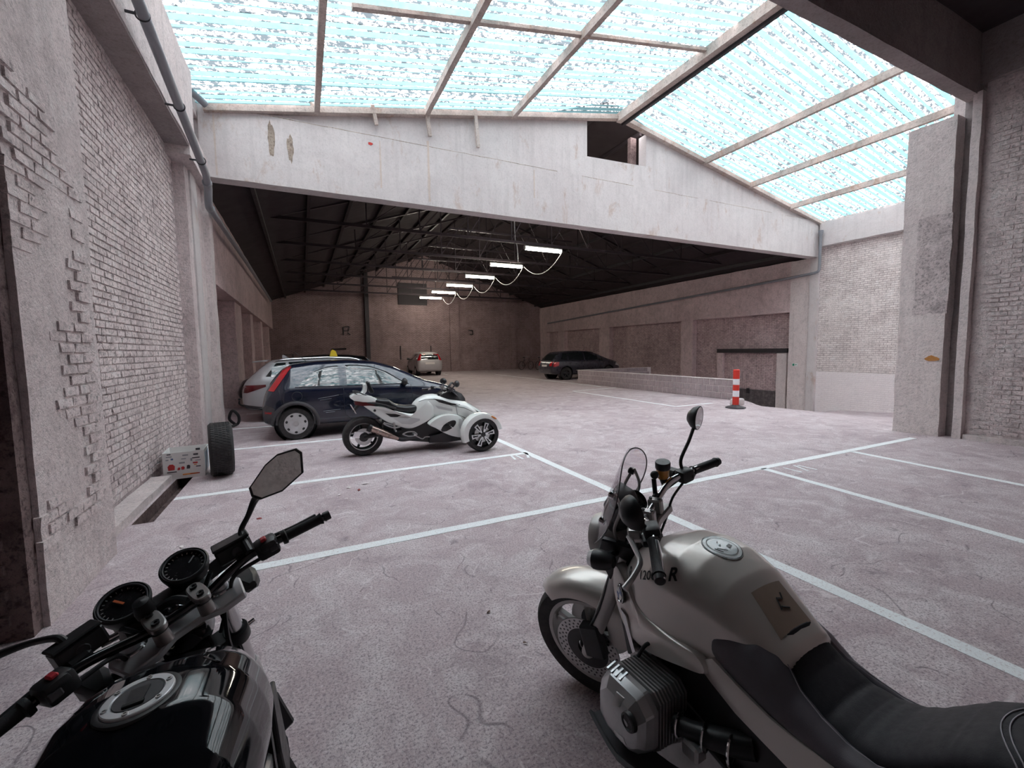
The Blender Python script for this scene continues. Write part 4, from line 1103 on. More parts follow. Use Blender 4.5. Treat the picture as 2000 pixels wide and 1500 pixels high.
# central body: tank top, cowl and pointed nose
body_tab = [(-.10, .74, .10, .52), (0, .83, .15, .46), (.12, .885, .19, .44), (.27, .895, .235, .42), (.42, .855, .285, .40), (.60, .81, .315, .38), (.78, .755, .30, .34), (.92, .67, .255, .30), (1.05, .585, .20, .27), (1.17, .495, .135, .27), (1.25, .42, .07, .29)]
bm_ = loft_x(body_tab).mesh('front_body'); bm_ = baked(bm_, sub=1)
tb_ = bvh_of(bm_)
fbody = link(bm_, 'front_body', M_white, trike, 50)
for s, d in ((-1, 'right'), (1, 'left')):
    patch(tb_, d, [(.22, .83), (.36, .80), (.50, .745), (.64, .715), (.60, .70), (.44, .725), (.30, .77)], .003, .03, (1, .7, .4, .1)).build('cowl_vent', M_black, fbody, 60)
    patch(tb_, d, [(.92, .60), (1.03, .535), (1.06, .50), (.98, .53)], .004, .03).build('headlight', M_black, fbody, 60)
    seam(tb_, d, [(0.0, .79), (.10, .82), (.24, .82), (.36, .76), (.52, .70), (.70, .66), (.86, .58)], .004).build('panel_seam', M_black, fbody)
    seam(tb_, d, [(.56, .70), (.58, .56), (.74, .48)], .0035).build('panel_seam', M_black, fbody)
    patch(tb_, d, [(.24, .72), (.50, .655), (.50, .615), (.28, .67)], .003, .03).build('side_panel', M_whitein, fbody, 60)
    # swooping rear side panel
    up = [(-.86, .80), (-.70, .77), (-.55, .745), (-.43, .69), (-.25, .635), (-.11, .61), (.0, .63), (.08, .70), (.13, .80)]
    lo = [(.26, .70), (.24, .55), (.15, .49), (.01, .425), (-.12, .382), (-.22, .385), (-.32, .42), (-.51, .50), (-.69, .645), (-.84, .77)]
    m = MB(); pts = [Vector(p) for p in cr(up, 3)] + [Vector(p) for p in cr(lo, 3)]
    c = Vector((-.18, .57)); rings = []
    for t, yy in ((1.0, .155), (1.0, .185), (.96, .205), (.80, .222), (.45, .232), (.1, .234)):
        rings.append([(c.x + (p.x - c.x) * t, s * yy * (1.0 - .35 * max(0, (-.25 - p.x)) / .6), c.y + (p.y - c.y) * t) for p in pts])
    pnl = m.loft(rings).mesh('side_fairing')
    tb2 = bvh_of(pnl)
    po = link(pnl, 'side_fairing', M_white, trike, 40)
    patch(tb2, d, [(-.54, .645), (-.38, .62), (-.30, .595), (-.36, .575), (-.46, .585)], .004, .03).build('scoop', M_black, po, 60)
    patch(tb2, d, [(-.42, .56), (-.22, .575), (-.02, .53), (-.02, .50), (-.16, .45), (-.30, .47)], .003, .03).build('scoop_panel', M_whitein, po, 60)
    h = hit(tb2, d, -.69, .70, .002)
    if h: MB().lathe([(.02, 0), (.02, .004), (.001, .005)], h[0], h[1], 14).build('plug', M_black, po)
    # lower front fairing with oval intake
    pts = [Vector(p) for p in cr([(.10, .44), (.20, .525), (.34, .575), (.48, .575), (.60, .54), (.66, .44), (.66, .30), (.64, .19), (.50, .21), (.36, .27), (.22, .36)], 4, True)]
    c = Vector((.42, .40)); rings = []
    for t, yy in ((1.0, .24), (1.0, .33), (.95, .365), (.7, .385), (.35, .39), (.05, .39)):
        rings.append([(c.x + (p.x - c.x) * t, s * (yy + .10 * (p.x - .35)), c.y + (p.y - c.y) * t) for p in pts])
    lf = MB().loft(rings).mesh('lower_fairing'); tb3 = bvh_of(lf)
    lo_ = link(lf, 'lower_fairing', M_white, trike, 40)
    ov = [(.40 + .115 * math.cos(a) + .02 * math.sin(a), .40 + .075 * math.sin(a) + .045 * math.cos(a)) for a in [2 * PI * i / 18 for i in range(18)]]
    patch(tb3, d, ov, .004, .05).build('oval_intake', M_black, lo_, 60)
    patch(tb3, d, [(.565, .50), (.64, .50), (.63, .36), (.58, .33), (.56, .40)], .004, .04).build('grille_panel', M_whitein, lo_, 60)
    MB().ball((.66, s * .36, .20), (.03, .015, .02), 10, 6).build('reflector', M_red, trike)
# engine and belly pan
MB().loft([[(x, y * w, z) for y, z in ((-1, lo), (-1, hi), (1, hi), (1, lo))] for x, w, lo, hi in ((-.55, .10, .30, .62), (-.3, .15, .20, .6), (.1, .17, .13, .55), (.5, .22, .12, .5), (.72, .22, .14, .45), (.85, .14, .2, .42))]).build('engine', M_black, trike, 30)
MB().loft([[(x, y * w, z) for y, z in ((-1, lo), (-1.1, hi), (1.1, hi), (1, lo))] for x, w, lo, hi in ((.12, .26, .13, .24), (.4, .30, .12, .30), (.7, .28, .13, .26))]).build('belly_pan', M_black, trike, 30)
MB().tube([(-.86, -.14, .30), (-.5, -.15, .34), (-.3, -.14, .36)], .032, 8).tube([(-.86, .14, .30), (-.5, .15, .34), (-.3, .14, .36)], .032, 8).build('swing_arm', M_black, trike)
# exhaust
e0, e1 = V(-.80, -.19, .455), V(-.46, -.185, .285)
MB().tube([e0, e0.lerp(e1, .12)], .062, 20).build('exhaust_tip', M_black, trike)
MB().tube([e0.lerp(e1, .12), e0.lerp(e1, .75), e1, V(-.36, -.175, .235)], [.066, .064, .05, .033], 20, sq=.85).build('exhaust_can', M_exh, trike)
MB().tube(cr([(-.36, -.175, .235), (-.28, -.16, .21), (-.15, -.15, .215), (-.02, -.14, .23)], 4), .034, 12).build('exhaust_pipe', M_grey, trike)
b_ = basis(e1 - e0)
MB().prism([(-.05, -.018), (.05, -.018), (.05, .018), (-.05, .018)], e0.lerp(e1, .42) + V(-.004, -.060, .005), (e1 - e0).normalized(), (0, 0, 1), .006).build('exhaust_badge', M_alu, trike, 0)
# foot rests and levers
for s in (-1, 1):
    fr = MB().tube(cr([(-.58, s * .20, .50), (-.52, s * .21, .46), (-.42, s * .22, .42), (-.33, s * .22, .43)], 4), .012, 8).tube(cr([(-.57, s * .2, .51), (-.47, s * .2, .47), (-.40, s * .21, .44)], 4), .010, 8).bar((-.42, s * .20, .50), (-.41, s * .22, .38), .02, .03).bar((-.41, s * .22, .38), (-.41, s * .31, .38), .022, .022)
    fr.build('pillion_footrest', M_alu, trike)
    MB().tube(cr([(-.30, s * .24, .31), (-.22, s * .25, .34), (-.12, s * .25, .33), (-.08, s * .25, .28), (-.20, s * .25, .27), (-.30, s * .24, .31)], 4), .010, 8).bar((-.13, s * .2, .30), (-.13, s * .34, .30), .03, .025).tube(cr([(-.1, s * .25, .27), (.0, s * .26, .21), (.06, s * .26, .235), (.2, s * .26, .22)], 4), .009, 8).build('footrest', M_alu, trike)
# seat
def seat_loft(tab, n=22, drop=.09):
    xs_ = sorted(set([t[0] for t in tab] + [tab[0][0] + (tab[-1][0] - tab[0][0]) * i / n for i in range(n + 1)])); rings = []
    for x in xs_:
        z, w = interp(tab, x)
        rings.append([(x, 0, z), (x, .5 * w, z + .006), (x, .86 * w, z - .008), (x, w, z - .045), (x, .93 * w, z - drop), (x, 0, z - drop), (x, -.93 * w, z - drop), (x, -w, z - .045), (x, -.86 * w, z - .008), (x, -.5 * w, z + .006)])
    return MB().loft(rings)
seat_loft([(-.80, .88, .09), (-.70, .885, .13), (-.56, .86, .15), (-.47, .85, .155), (-.41, .80, .16), (-.33, .755, .165), (-.20, .73, .16), (-.08, .73, .14), (.04, .755, .11), (.11, .79, .07)], drop=.13).build('seat', M_seat, trike, 60, sub=1)
for s in (-1, 1):
    MB().tube(cr([(-.80, s * .13, .83), (-.6, s * .17, .79), (-.45, s * .185, .74), (-.38, s * .18, .71)], 4), .016, 8).build('grab_rail', M_black, trike)
# tail
tl = MB().loft([[(x, y * w, z) for y, z in ((-1, lo), (-.9, hi), (.9, hi), (1, lo))] for x, w, lo, hi in ((-1.03, .10, .905, .925), (-.98, .14, .865, .955), (-.86, .16, .84, .955), (-.72, .15, .825, .915), (-.64, .12, .82, .87))])
tl.build('tail', M_white, trike, 30, bevel=.012, seg=2)
MB().loft([[(x, y * w, z) for y, z in ((-1, lo), (-1, hi), (1, hi), (1, lo))] for x, w, lo, hi in ((-.97, .10, .80, .868), (-.86, .14, .78, .845), (-.68, .15, .78, .83))]).build('tail_light', M_darkred, trike, 30)
MB().prism([(-.09, -.07), (.09, -.07), (.09, .07), (-.09, .07)], (-.985, 0, .725), (0, 1, 0), (-.45, 0, .9), .012).build('number_plate', M_plate, trike, 0)
MB().bar((-.90, 0, .80), (-.99, 0, .70), .14, .03).build('plate_holder', M_black, trike, 0)
MB().loft([[(x, y, z) for x, y, z in ((cx - .03, -w, z_), (cx + .03, -w, z_), (cx + .03, w, z_), (cx - .03, w, z_))] for cx, w, z_ in ((-.86, .09, .94), (-.81, .07, 1.0), (-.80, .06, 1.07), (-.81, .05, 1.11))]).build('backrest_post', M_white, trike, 30, bevel=.008)
MB().box((-.735, 0, 1.05), (.07, .20, .19), Matrix.Rotation(-.35, 3, 'Y'), .75).build('backrest_pad', M_seat, trike, 40, bevel=.025, seg=3)
for s in (-1, 1):
    MB().tube(cr([(-.93, s * .10, .955), (-.97, s * .13, .99), (-.9, s * .14, .985), (-.8, s * .13, .93)], 4), .009, 8).build('rack_rail', M_black, trike)
# dash, screen, bars and mirrors
MB().loft([[(x, y * w, z) for y, z in ((-1, lo), (-.8, hi), (.8, hi), (1, lo))] for x, w, lo, hi in ((.33, .16, .83, .87), (.45, .22, .81, .93), (.58, .22, .78, .95), (.72, .17, .74, .88), (.80, .10, .72, .79))]).build('dash_cowl', M_black, trike, 30, bevel=.01)
ws_ = MB(); rows = []
for i in range(9):
    t = i / 8; x = .80 - .26 * t; z = .785 + .21 * t; w = .11 + .13 * math.sin(PI * min(1, t * .75))
    rows.append([(x - .10 * (y ** 2), y * w, z) for y in (-1, -.7, -.35, 0, .35, .7, 1)])
ws_.loft(rows, False).build('windscreen', pm('smoked screen', (.05, .045, .055), .12, 0, .1, 5, coat=.8), trike, 60, solid=.006)
hb = MB().tube(cr([(.30, -.40, .93), (.40, -.26, .97), (.46, -.08, .95), (.46, .08, .95), (.40, .26, .97), (.30, .40, .93)], 5), .013, 10)
hb.build('handlebar', M_alu, trike)
for s in (-1, 1):
    MB().tube([(.30, s * .40, .93), (.22, s * .50, .92)], .021, 12).build('grip', M_seat, trike)
    MB().box((.36, s * .33, .96), (.07, .07, .06)).build('switch_box', M_black, trike, 0, bevel=.01)
    MB().tube(cr([(.40, s * .32, .95), (.36, s * .42, .95), (.27, s * .50, .94)], 4), .008, 8).build('lever', M_alu, trike)
    MB().tube([(.50, s * .20, .93), (.53, s * .30, 1.02), (.55, s * .34, 1.05)], .012, 8).build('mirror_stem', M_black, trike)
    MB().ball((.56, s * .37, 1.065), (.045, .085, .055), 14, 10, Matrix.Rotation(s * .3, 3, 'Z')).build('mirror', M_black, trike)
MB().tube(cr([(.44, -.05, .90), (.50, -.12, 1.0), (.58, -.05, 1.06), (.66, 0, 1.0)], 5), .018, 8).build('cable_loop', M_black, trike)
MB().box((.48, 0, .965), (.12, .2, .05), Matrix.Rotation(.5, 3, 'Y')).build('gauge', M_alu, trike, 0, bevel=.012)
# ------------------------------------------------------------------ helpers for the two near motorcycles
def steer_fn(x0, rake, ang):
    k = Vector((-math.sin(rake), 0, math.cos(rake))); o = Vector((x0, 0, 0)); m = Matrix.Rotation(ang, 3, k)
    return lambda p: o + m @ (Vector(p) - o)
class SM(MB):
    """mesh builder whose input is turned with the steering"""
    def __init__(s, fn): super().__init__(); s.xf = fn
def bike_wheel(parent, fn, x, r, w, spokes, rimmat, name, rimf=.74):
    rim = r * rimf
    t = SM(fn).lathe([(rim, -w * .36), (r * .86, -w * .48), (r * .93, -w * .5), (r * .975, -w * .36), (r * .995, -w * .16), (r, 0), (r * .995, w * .16), (r * .975, w * .36), (r * .93, w * .5), (r * .86, w * .48), (rim, w * .36), (rim * .98, 0), (rim, -w * .36)], (x, 0, r), (0, 1, 0), 56).build(name, M_tyre, parent, 40)
    m = SM(fn)
    m.lathe([(rim * 1.02, -w * .37), (rim * .93, -w * .36), (rim * .88, -w * .16), (rim * .88, w * .16), (rim * .93, w * .36), (rim * 1.02, w * .37)], (x, 0, r), (0, 1, 0), 48)
    m.build('rim', rimmat, t, 40)
    for k in range(spokes):
        a = 2 * PI * k / spokes + .35; o = V(x, 0, r)
        q = SM(fn)
        for e in (-1, 1):
            d = V(math.cos(a + e * .10), 0, math.sin(a + e * .10)); d2 = V(math.cos(a + e * .26), 0, math.sin(a + e * .26))
            q.bar(o + d2 * .035, o + d * rim * .92, .022, .026, (0, 1, 0))
        q.build('spoke', rimmat, t, 0)
    SM(fn).lathe([(.001, -w * .55), (.045, -w * .55), (.05, 0), (.045, w * .55), (.001, w * .55)], (x, 0, r), (0, 1, 0), 20).build('hub', M_black, t, 40)
    return t
def disc(parent, fn, x, y, z, r, mt):
    d = SM(fn).lathe([(r * .62, -.003), (r, -.003), (r, .003), (r * .62, .003), (r * .62, -.003)], (x, y, z), (0, 1, 0), 48).build('brake_disc', mt, parent, 40)
    h = SM(fn)
    s = 1 if y > 0 else -1
    for k in range(30):
        for rr, o in ((.72, 0), (.82, .5), (.92, 0)):
            a = 2 * PI * (k + o) / 30
            h.lathe([(.0055, s * .0032), (.0055, s * .0037), (.001, s * .0037)], (x + r * rr * math.cos(a), y, z + r * rr * math.sin(a)), (0, 1, 0), 6)
    q = h.build('disc_holes', M_black, d, 0); q['kind'] = 'stuff'
    SM(fn).lathe([(r * .66, -.004), (r * .66, .004), (r * .3, .008), (r * .3, -.008)], (x, y, z), (0, 1, 0), 30).build('disc_carrier', M_black, d, 40)
def curve_tube(mb, pts, r, n=10, k=6):
    if isinstance(r, (list, tuple)):
        q = cr([(*p, rr) for p, rr in zip(pts, r)], k); return mb.tube([a[:3] for a in q], [a[3] for a in q], n)
    return mb.tube(cr(pts, k), r, n)
def fn_id(p): return Vector(p)

M_champ = pm('champagne silver paint', (.64, .595, .56), .34, .40, .04, 5, coat=.8, cro=.09)
M_champd = pm('satin silver fork paint', (.46, .44, .43), .42, .4, .08, 8, coat=.3, cro=.22)
M_fork = pm('chromed fork tube', (.62, .61, .62), .18, 1.0, .08, 6)
M_blkgloss = pm('gloss black paint', (.006, .006, .008), .05, 0, .1, 5, coat=.25, spec=.42)
M_rubber = pm('grip rubber', (.018, .016, .019), .65, 0, .2, 40, bump=.3, bs=420)
M_engine = pm('grey engine castings', (.42, .41, .41), .42, .75, .15, 16, dirt=.35, dirtcol=(.10, .085, .08))
M_cover = pm('silver cylinder head cover', (.46, .46, .47), .36, .8, .1, 14, dirt=.3, dirtcol=(.16, .14, .14))
M_skirt = pm('grey leather seat side', (.105, .092, .108), .5, 0, .12, 22, bump=.25, bs=380)
M_seatb = pm('black suede seat top', (.016, .013, .018), .75, 0, .3, 30, bump=.3, bs=420)
M_thread = pm('pale seam thread', (.30, .27, .30), .7)
M_mirror = pm('mirror glass', (.86, .86, .86), .02, 1.0, .0, 3)
M_amberfluid = pm('amber fluid cup', (.62, .25, .035), .22, 0, .12, 20, coat=.6)
M_clamp = pm('grey anodised clamp', (.44, .42, .41), .38, .8, .08, 20)
M_yoke = pm('brushed aluminium yoke', (.66, .66, .68), .38, .45, .08, 14)
M_dial = pm('dark dial face', (.012, .010, .012), .25, 0, .2, 20, coat=.6)
M_needle = pm('orange needle', (.75, .16, .05), .5)
M_tick = pm('dial tick', (.35, .33, .33), .5)
M_kill = pm('red switch', (.55, .035, .05), .4)
M_decal = pm('white decal', (.82, .85, .86), .35, 0, .04, 20, coat=.5)
M_pad = pm('worn brown tank film', (.26, .19, .15), .5, 0, .12, 20)
M_emblue = pm('badge blue', (.10, .16, .40), .3, 0, .05, 20, coat=.6)
def mat_clear():
    t = NT('tinted clear screen')
    g = t.n('ShaderNodeBsdfGlossy', i_Color=(1, 1, 1, 1), i_Roughness=.04)
    tp = t.n('ShaderNodeBsdfTransparent', i_Color=(.84, .81, .83, 1))
    lw = t.n('ShaderNodeLayerWeight', i_Blend=.18)
    k = t.math('ADD', t.math('MULTIPLY', lw.outputs[1], .35), .035)
    return t.done(t.n('ShaderNodeMixShader', i_0=k, i_1=tp, i_2=g))
M_screen = mat_clear()

# ================================================================== right: silver boxer motorcycle
RB = thing('motorcycle', 'silver boxer engined motorcycle with small clear screen and two tone seat at lower right', 'motorcycle', (1.18537, .83952, 0))
RB.rotation_euler = (-.00432, 0, 1.610566); RB.scale = (.9431,) * 3
SB = steer_fn(.879, R(27), .49926)
def sb(): return SM(SB)
AX, AZ = .752, .305
# front wheel, discs, fork, fender
fwl = bike_wheel(RB, SB, AX, AZ, .118, 5, M_champd, 'front_wheel')
for s in (-1, 1): disc(fwl, SB, AX, s * .075, AZ, .16, M_alu)
for s in (-1, 1):
    sb().tube([(.475, s * .10, .90), (.585, s * .10, .65), (.738, s * .10, .31)], [.034, .034, .030], 16).build('fork_leg', M_champd, RB)
    sb().tube([(.40, s * .10, 1.03), (.48, s * .10, .89)], .022, 14).build('fork_tube', M_fork, RB)
    c = sb().prism([(-.055, -.085), (.045, -.10), (.06, .06), (-.035, .085)], (.68, s * .118, .43), (1, 0, 0), (0, 0, 1), .05)
    c.build('brake_caliper', M_black, RB, 30, bevel=.008)
    curve_tube(sb(), [(.70, s * .12, .47), (.62, s * .13, .62), (.55, s * .11, .80), (.50, s * .06, .90)], .007, 6).build('brake_hose', M_black, RB)
fe = sb(); rings = []
for k in range(27):
    a = R(48) + R(118) * k / 26; t = k / 26
    w = .085 * min(1, .35 + 2.4 * math.sin(PI * min(1, max(0, t * .94 + .03)))); rr = AZ + .035 + .012 * math.sin(PI * t)
    dep = .075 if t < .5 else .075 + .10 * sm(.5, .8, t) * (1 - sm(.9, 1, t))
    prof = [(-dep, 1.02), (-.03, 1.0), (-.006, .8), (.004, .4), (.006, 0), (.004, -.4), (-.006, -.8), (-.03, -1.0), (-dep, -1.02), (-dep + .002, -.96), (-.035, -.93), (-.012, -.7), (-.004, 0), (-.012, .7), (-.035, .93), (-dep + .002, .96)]
    rings.append([(AX + (rr + dr) * math.cos(a), w * f, AZ + (rr + dr) * math.sin(a)) for dr, f in prof])
fe.loft(rings).build('front_fender', M_champ, RB, 50)
# headlight, cluster, indicators
sb().lathe([(.001, -.10), (.04, -.10), (.075, -.07), (.095, -.01), (.100, .05), (.095, .065), (.088, .065)], (.575, 0, .895), (.985, 0, -.12), 28).build('headlight_shell', M_champd, RB)
sb().lathe([(.09, .062), (.06, .078), (.001, .085)], (.575, 0, .895), (.985, 0, -.12), 28).build('headlight_lens', M_clear, RB)
sb().prism([(-.11, -.10), (.05, -.13), (.09, -.02), (.06, .06), (-.08, .05)], (.50, .115, .91), (1, 0, 0), (0, 0, 1), .03).prism([(-.11, -.10), (.05, -.13), (.09, -.02), (.06, .06), (-.08, .05)], (.50, -.115, .91), (1, 0, 0), (0, 0, 1), .03).prism([(-.10, -.06), (.02, -.10), (.02, -.03), (-.08, .02)], (.49, 0, .83), (1, 0, 0), (0, 0, 1), .20).build('headlight_bracket', M_black, RB, 30, bevel=.006)
for s in (-1, 1):
    sb().tube([(.50, s * .11, .92), (.515, s * .17, .93)], [.016, .014], 10).build('indicator_arm', M_black, RB)
    ind = sb().lathe([(.001, -.055), (.022, -.05), (.036, -.02), (.040, .015), (.038, .03)], (.53, s * .20, .93), (.95, 0, -.05), 18).build('indicator', M_black, RB)
    sb().lathe([(.038, .03), (.030, .05), (.001, .058)], (.53, s * .20, .93), (.95, 0, -.05), 18).build('indicator_lens', M_clear, ind)
cl = sb().loft([[(x, y * w, z) for y, z in ((-1, lo), (-1, hi), (1, hi), (1, lo))] for x, w, lo, hi in ((.455, .055, 1.02, 1.055), (.47, .062, .99, 1.10), (.53, .065, .96, 1.135), (.57, .05, .95, 1.08))])
cl.build('instrument_case', M_black, RB, 30, bevel=.01, seg=2)
for s, r in ((-.036, .045), (.05, .042)):
    g = sb().lathe([(.001, -.03), (r * .8, -.03), (r, 0), (r, .03), (r * .9, .034), (r * .88, .022), (.001, .022)], (.478, s * 1.4, 1.045), (-.72, 0, .69), 26).build('gauge', M_black, RB)
    sb().lathe([(r * .86, .024), (.001, .025)], (.478, s * 1.4, 1.045), (-.72, 0, .69), 26).build('dial', M_dial, g)
# small screen on stays
def scr_pt(u, v):
    """u -1..1 across, v 0..1 up"""
    x = .635 - .165 * v - .02 * v * v; z = .93 + .385 * v
    w = interp([(0, .10), (.1, .13), (.2, .155), (.32, .172), (.45, .178)], v)[0] if v < .45 else .178 * max(.01, 1 - ((v - .45) / .55) ** 2.3) ** .5
    return (x - .070 * u * u * (w / .17) ** 2, u * w, z - .012 * u * u)
sc_ = sb(); nv = 40
sc_.loft([[scr_pt(-1 + 2 * i / 18, 1 - (1 - v) ** 1.5) for i in range(19)] for v in [j / nv for j in range(nv + 1)]], False)
scr = sc_.build('screen', M_screen, RB, 60)
edge = [scr_pt(-1, 1 - (1 - j / nv) ** 1.5) for j in range(nv + 1)] + [scr_pt(1, 1 - (1 - j / nv) ** 1.5) for j in range(nv - 1, -1, -1)]
sb().tube(edge, .0028, 6).build('screen_edge', pm('screen edge', (.10, .085, .09), .2, 0, .1, 10, coat=.5), RB)
for s in (-1, 1):
    for v in (.30, .62):
        p = Vector(scr_pt(s * .62, v))
        sb().lathe([(.001, -.016), (.013, -.016), (.014, -.006), (.014, .006), (.009, .010), (.001, .011)], p, (.9, 0, .38), 14).build('screen_screw', M_chrome if s > 0 else M_black, RB)
    a, b_ = Vector(scr_pt(s * .62, .30)), Vector(scr_pt(s * .62, .62))
    curve_tube(sb(), [tuple(b_ + V(-.015, 0, .012)), (b_.x - .03, b_.y * 1.0, b_.z - .06), (.50, s * .115, 1.02), (.50, s * .105, .95)], .0065, 8).build('screen_stay', M_clamp, RB)
    curve_tube(sb(), [tuple(b_ + V(-.015, 0, .012)), (.53, s * .10, 1.10), tuple(a + V(-.012, 0, .0))], .0065, 8).build('screen_stay', M_clamp, RB)
# yoke, clamps, bars
sb().prism([(-.06, -.115), (.02, -.135), (.055, -.10), (.03, -.04), (.03, .04), (.055, .10), (.02, .135), (-.06, .115), (-.045, 0)], (.40, 0, 1.005), (1, 0, -.1), (0, 1, 0), .035).build('top_yoke', M_clamp, RB, 30, bevel=.006)
for s in (-1, 1):
    sb().box((.385, s * .045, 1.045), (.055, .035, .075)).build('bar_clamp', M_clamp, RB, 0, bevel=.006)
    for dx in (-.017, .017): sb().lathe([(.007, 0), (.007, .004), (.003, .004), (.003, .001), (.001, .001)], (.385 + dx, s * .045, 1.083), (0, 0, 1), 12).build('clamp_bolt', M_black, RB)
sb().lathe([(.001, 0), (.018, 0), (.018, .02), (.012, .026), (.001, .026)], (.425, 0, 1.02), (-.3, 0, .9), 18).build('ignition_lock', M_chrome, RB)
curve_tube(sb(), [(.215, -.40, 1.10), (.27, -.29, 1.113), (.315, -.205, 1.118), (.355, -.15, 1.105), (.382, -.09, 1.07), (.388, -.04, 1.062), (.388, .04, 1.062), (.382, .09, 1.07), (.355, .15, 1.105), (.315, .205, 1.115), (.27, .29, 1.105), (.22, .41, 1.085)], .0135, 12).build('handlebar', M_fork, RB)
for s, e in ((-1, (.212, -.40, 1.10)), (1, (.222, .415, 1.083))):
    a = V(.292, s * .255, 1.112 if s < 0 else 1.107); e = V(*e); d = (e - a)
    m = sb(); m.tube([a, a + d * .02, a + d * .05, a + d * .08, a + d * .82, a + d * .86], [.0165, .021, .021, .018, .0185, .021], 16)
    m.build('grip', M_rubber, RB)
    sb().tube([a + d * .86, a + d * .89, a + d * .98, a + d * 1.0], [.013, .019, .0165, .012], 14).build('bar_end', M_black, RB)
    c = V(.31, s * .215, 1.112)
    sb().box(c, (.055, .065, .055), Matrix.Rotation(s * .5, 3, 'Z')).box(c + V(.01, s * .02, -.025), (.045, .05, .03), Matrix.Rotation(s * .5, 3, 'Z')).build('switch_housing', M_black, RB, 30, bevel=.012, seg=2)
    sb().box(c + V(-.03, s * .012, -.005), (.016, .03, .016)).build('switch', M_grey, RB, 0, bevel=.004)
    p0 = c + V(.055, s * .02, -.005)
    sb().box(p0, (.045, .04, .035), Matrix.Rotation(s * .35, 3, 'Z')).build('lever_perch', M_clamp if s > 0 else M_black, RB, 0, bevel=.006)
    curve_tube(sb(), [tuple(p0 + V(.015, s * .015, -.008)), (.345, s * .29, 1.085), (.315, s * .33, 1.07), (.318, s * .38, 1.055), (.335, s * .43, 1.035)], [.010, .009, .0095, .009, .011], 10).build('lever', M_alu if s > 0 else M_black, RB)
    curve_tube(sb(), [tuple(c + V(.02, -s * .03, -.01)), (.40, s * .13, 1.05), (.46, s * .10, .98), (.47, s * .07, .88)], .0065, 8).build('control_cable', M_black, RB)
    curve_tube(sb(), [tuple(c + V(.0, -s * .03, -.02)), (.34, s * .12, 1.05), (.36, s * .08, .98), (.40, s * .07, .88)], .005, 8).build('control_cable', M_black, RB)
# brake and clutch fluid cups
for s, x, y, z, mt in ((-1, .385, -.168, 1.125, M_amberfluid),):
    sb().lathe([(.001, -.01), (.022, -.01), (.027, .0), (.028, .034), (.026, .036)], (x, y, z), (-.1, 0, 1), 24).build('fluid_cup', mt, RB)
    sb().lathe([(.030, .034), (.031, .036), (.031, .060), (.029, .064), (.001, .064)], (x, y, z), (-.1, 0, 1), 28).build('fluid_cap', M_black, RB)
    sb().tube([(x, y, z - .01), (x - .01, y + .01, z - .06)], [.018, .010], 12).build('cup_stem', M_black, RB)
# phone mount ball arm on the bar
mm = sb().ball((.398, -.108, 1.155), .017, 16, 10).tube([(.396, -.10, 1.14), (.392, -.085, 1.075)], .006, 8).tube([(.404, -.10, 1.14), (.40, -.085, 1.075)], .006, 8).ball((.395, -.08, 1.07), .014, 14, 8)
mm.build('mount_arm', M_black, RB)
# mirrors
def mirror_round(c, n, r, name, stem):
    c, n = V(*c), Vector(n).normalized()
    m = sb().lathe([(.001, -.045), (r * .45, -.040), (r * .85, -.022), (r, -.004), (r, .004), (r * .94, .006)], c, n, 30).build(name, M_black, RB)
    sb().lathe([(r * .94, .005), (.001, .0055)], c, n, 30).build('mirror_glass', M_mirror, m)
    curve_tube(sb(), stem, [.007] * len(stem), 10).build('mirror_stem', M_black, RB)
mirror_round((.27, -.352, 1.318), (-.93, .10, -.10), .052, 'mirror', [(.318, -.225, 1.125), (.325, -.235, 1.17), (.30, -.29, 1.235), (.285, -.335, 1.285)])
mirror_round((.345, .262, 1.205), (-.62, -.78, -.05), .060, 'mirror', [(.318, .225, 1.125), (.335, .235, 1.15), (.358, .262, 1.18)])
# tank
tank_tab = [(-.215, .855, .105, .76), (-.17, .885, .125, .72), (-.10, .935, .155, .69), (-.03, .985, .178, .67), (.06, 1.022, .195, .655), (.14, 1.030, .205, .645), (.22, 1.020, .210, .64), (.29, .992, .205, .64), (.345, .955, .180, .655), (.385, .905, .150, .69), (.405, .86, .11, .73)]
def tank_ring(x, top, w, bot):
    h = top - bot; u = lambda a: top - h * a
    half = [(.36 * w, top - .004), (.66 * w, u(.055)), (.86 * w, u(.15)), (.985 * w, u(.29)), (1.0 * w, u(.36)), (.95 * w, u(.44)), (.93 * w, u(.62)), (.92 * w, u(.85)), (.78 * w, u(.97)), (.4 * w, bot)]
    return [(x, 0, top)] + [(x, y, z) for y, z in half] + [(x, 0, bot)] + [(x, -y, z) for y, z in half[::-1]]
xs_ = sorted(set([t[0] for t in tank_tab] + [-.215 + .62 * i / 26 for i in range(27)]))
tk = MB().loft([tank_ring(x, *interp(tank_tab, x)) for x in xs_]).mesh('fuel_tank'); tk = baked(tk, sub=1)
TB = bvh_of(tk); tank = link(tk, 'fuel_tank', M_champ, RB, 60)
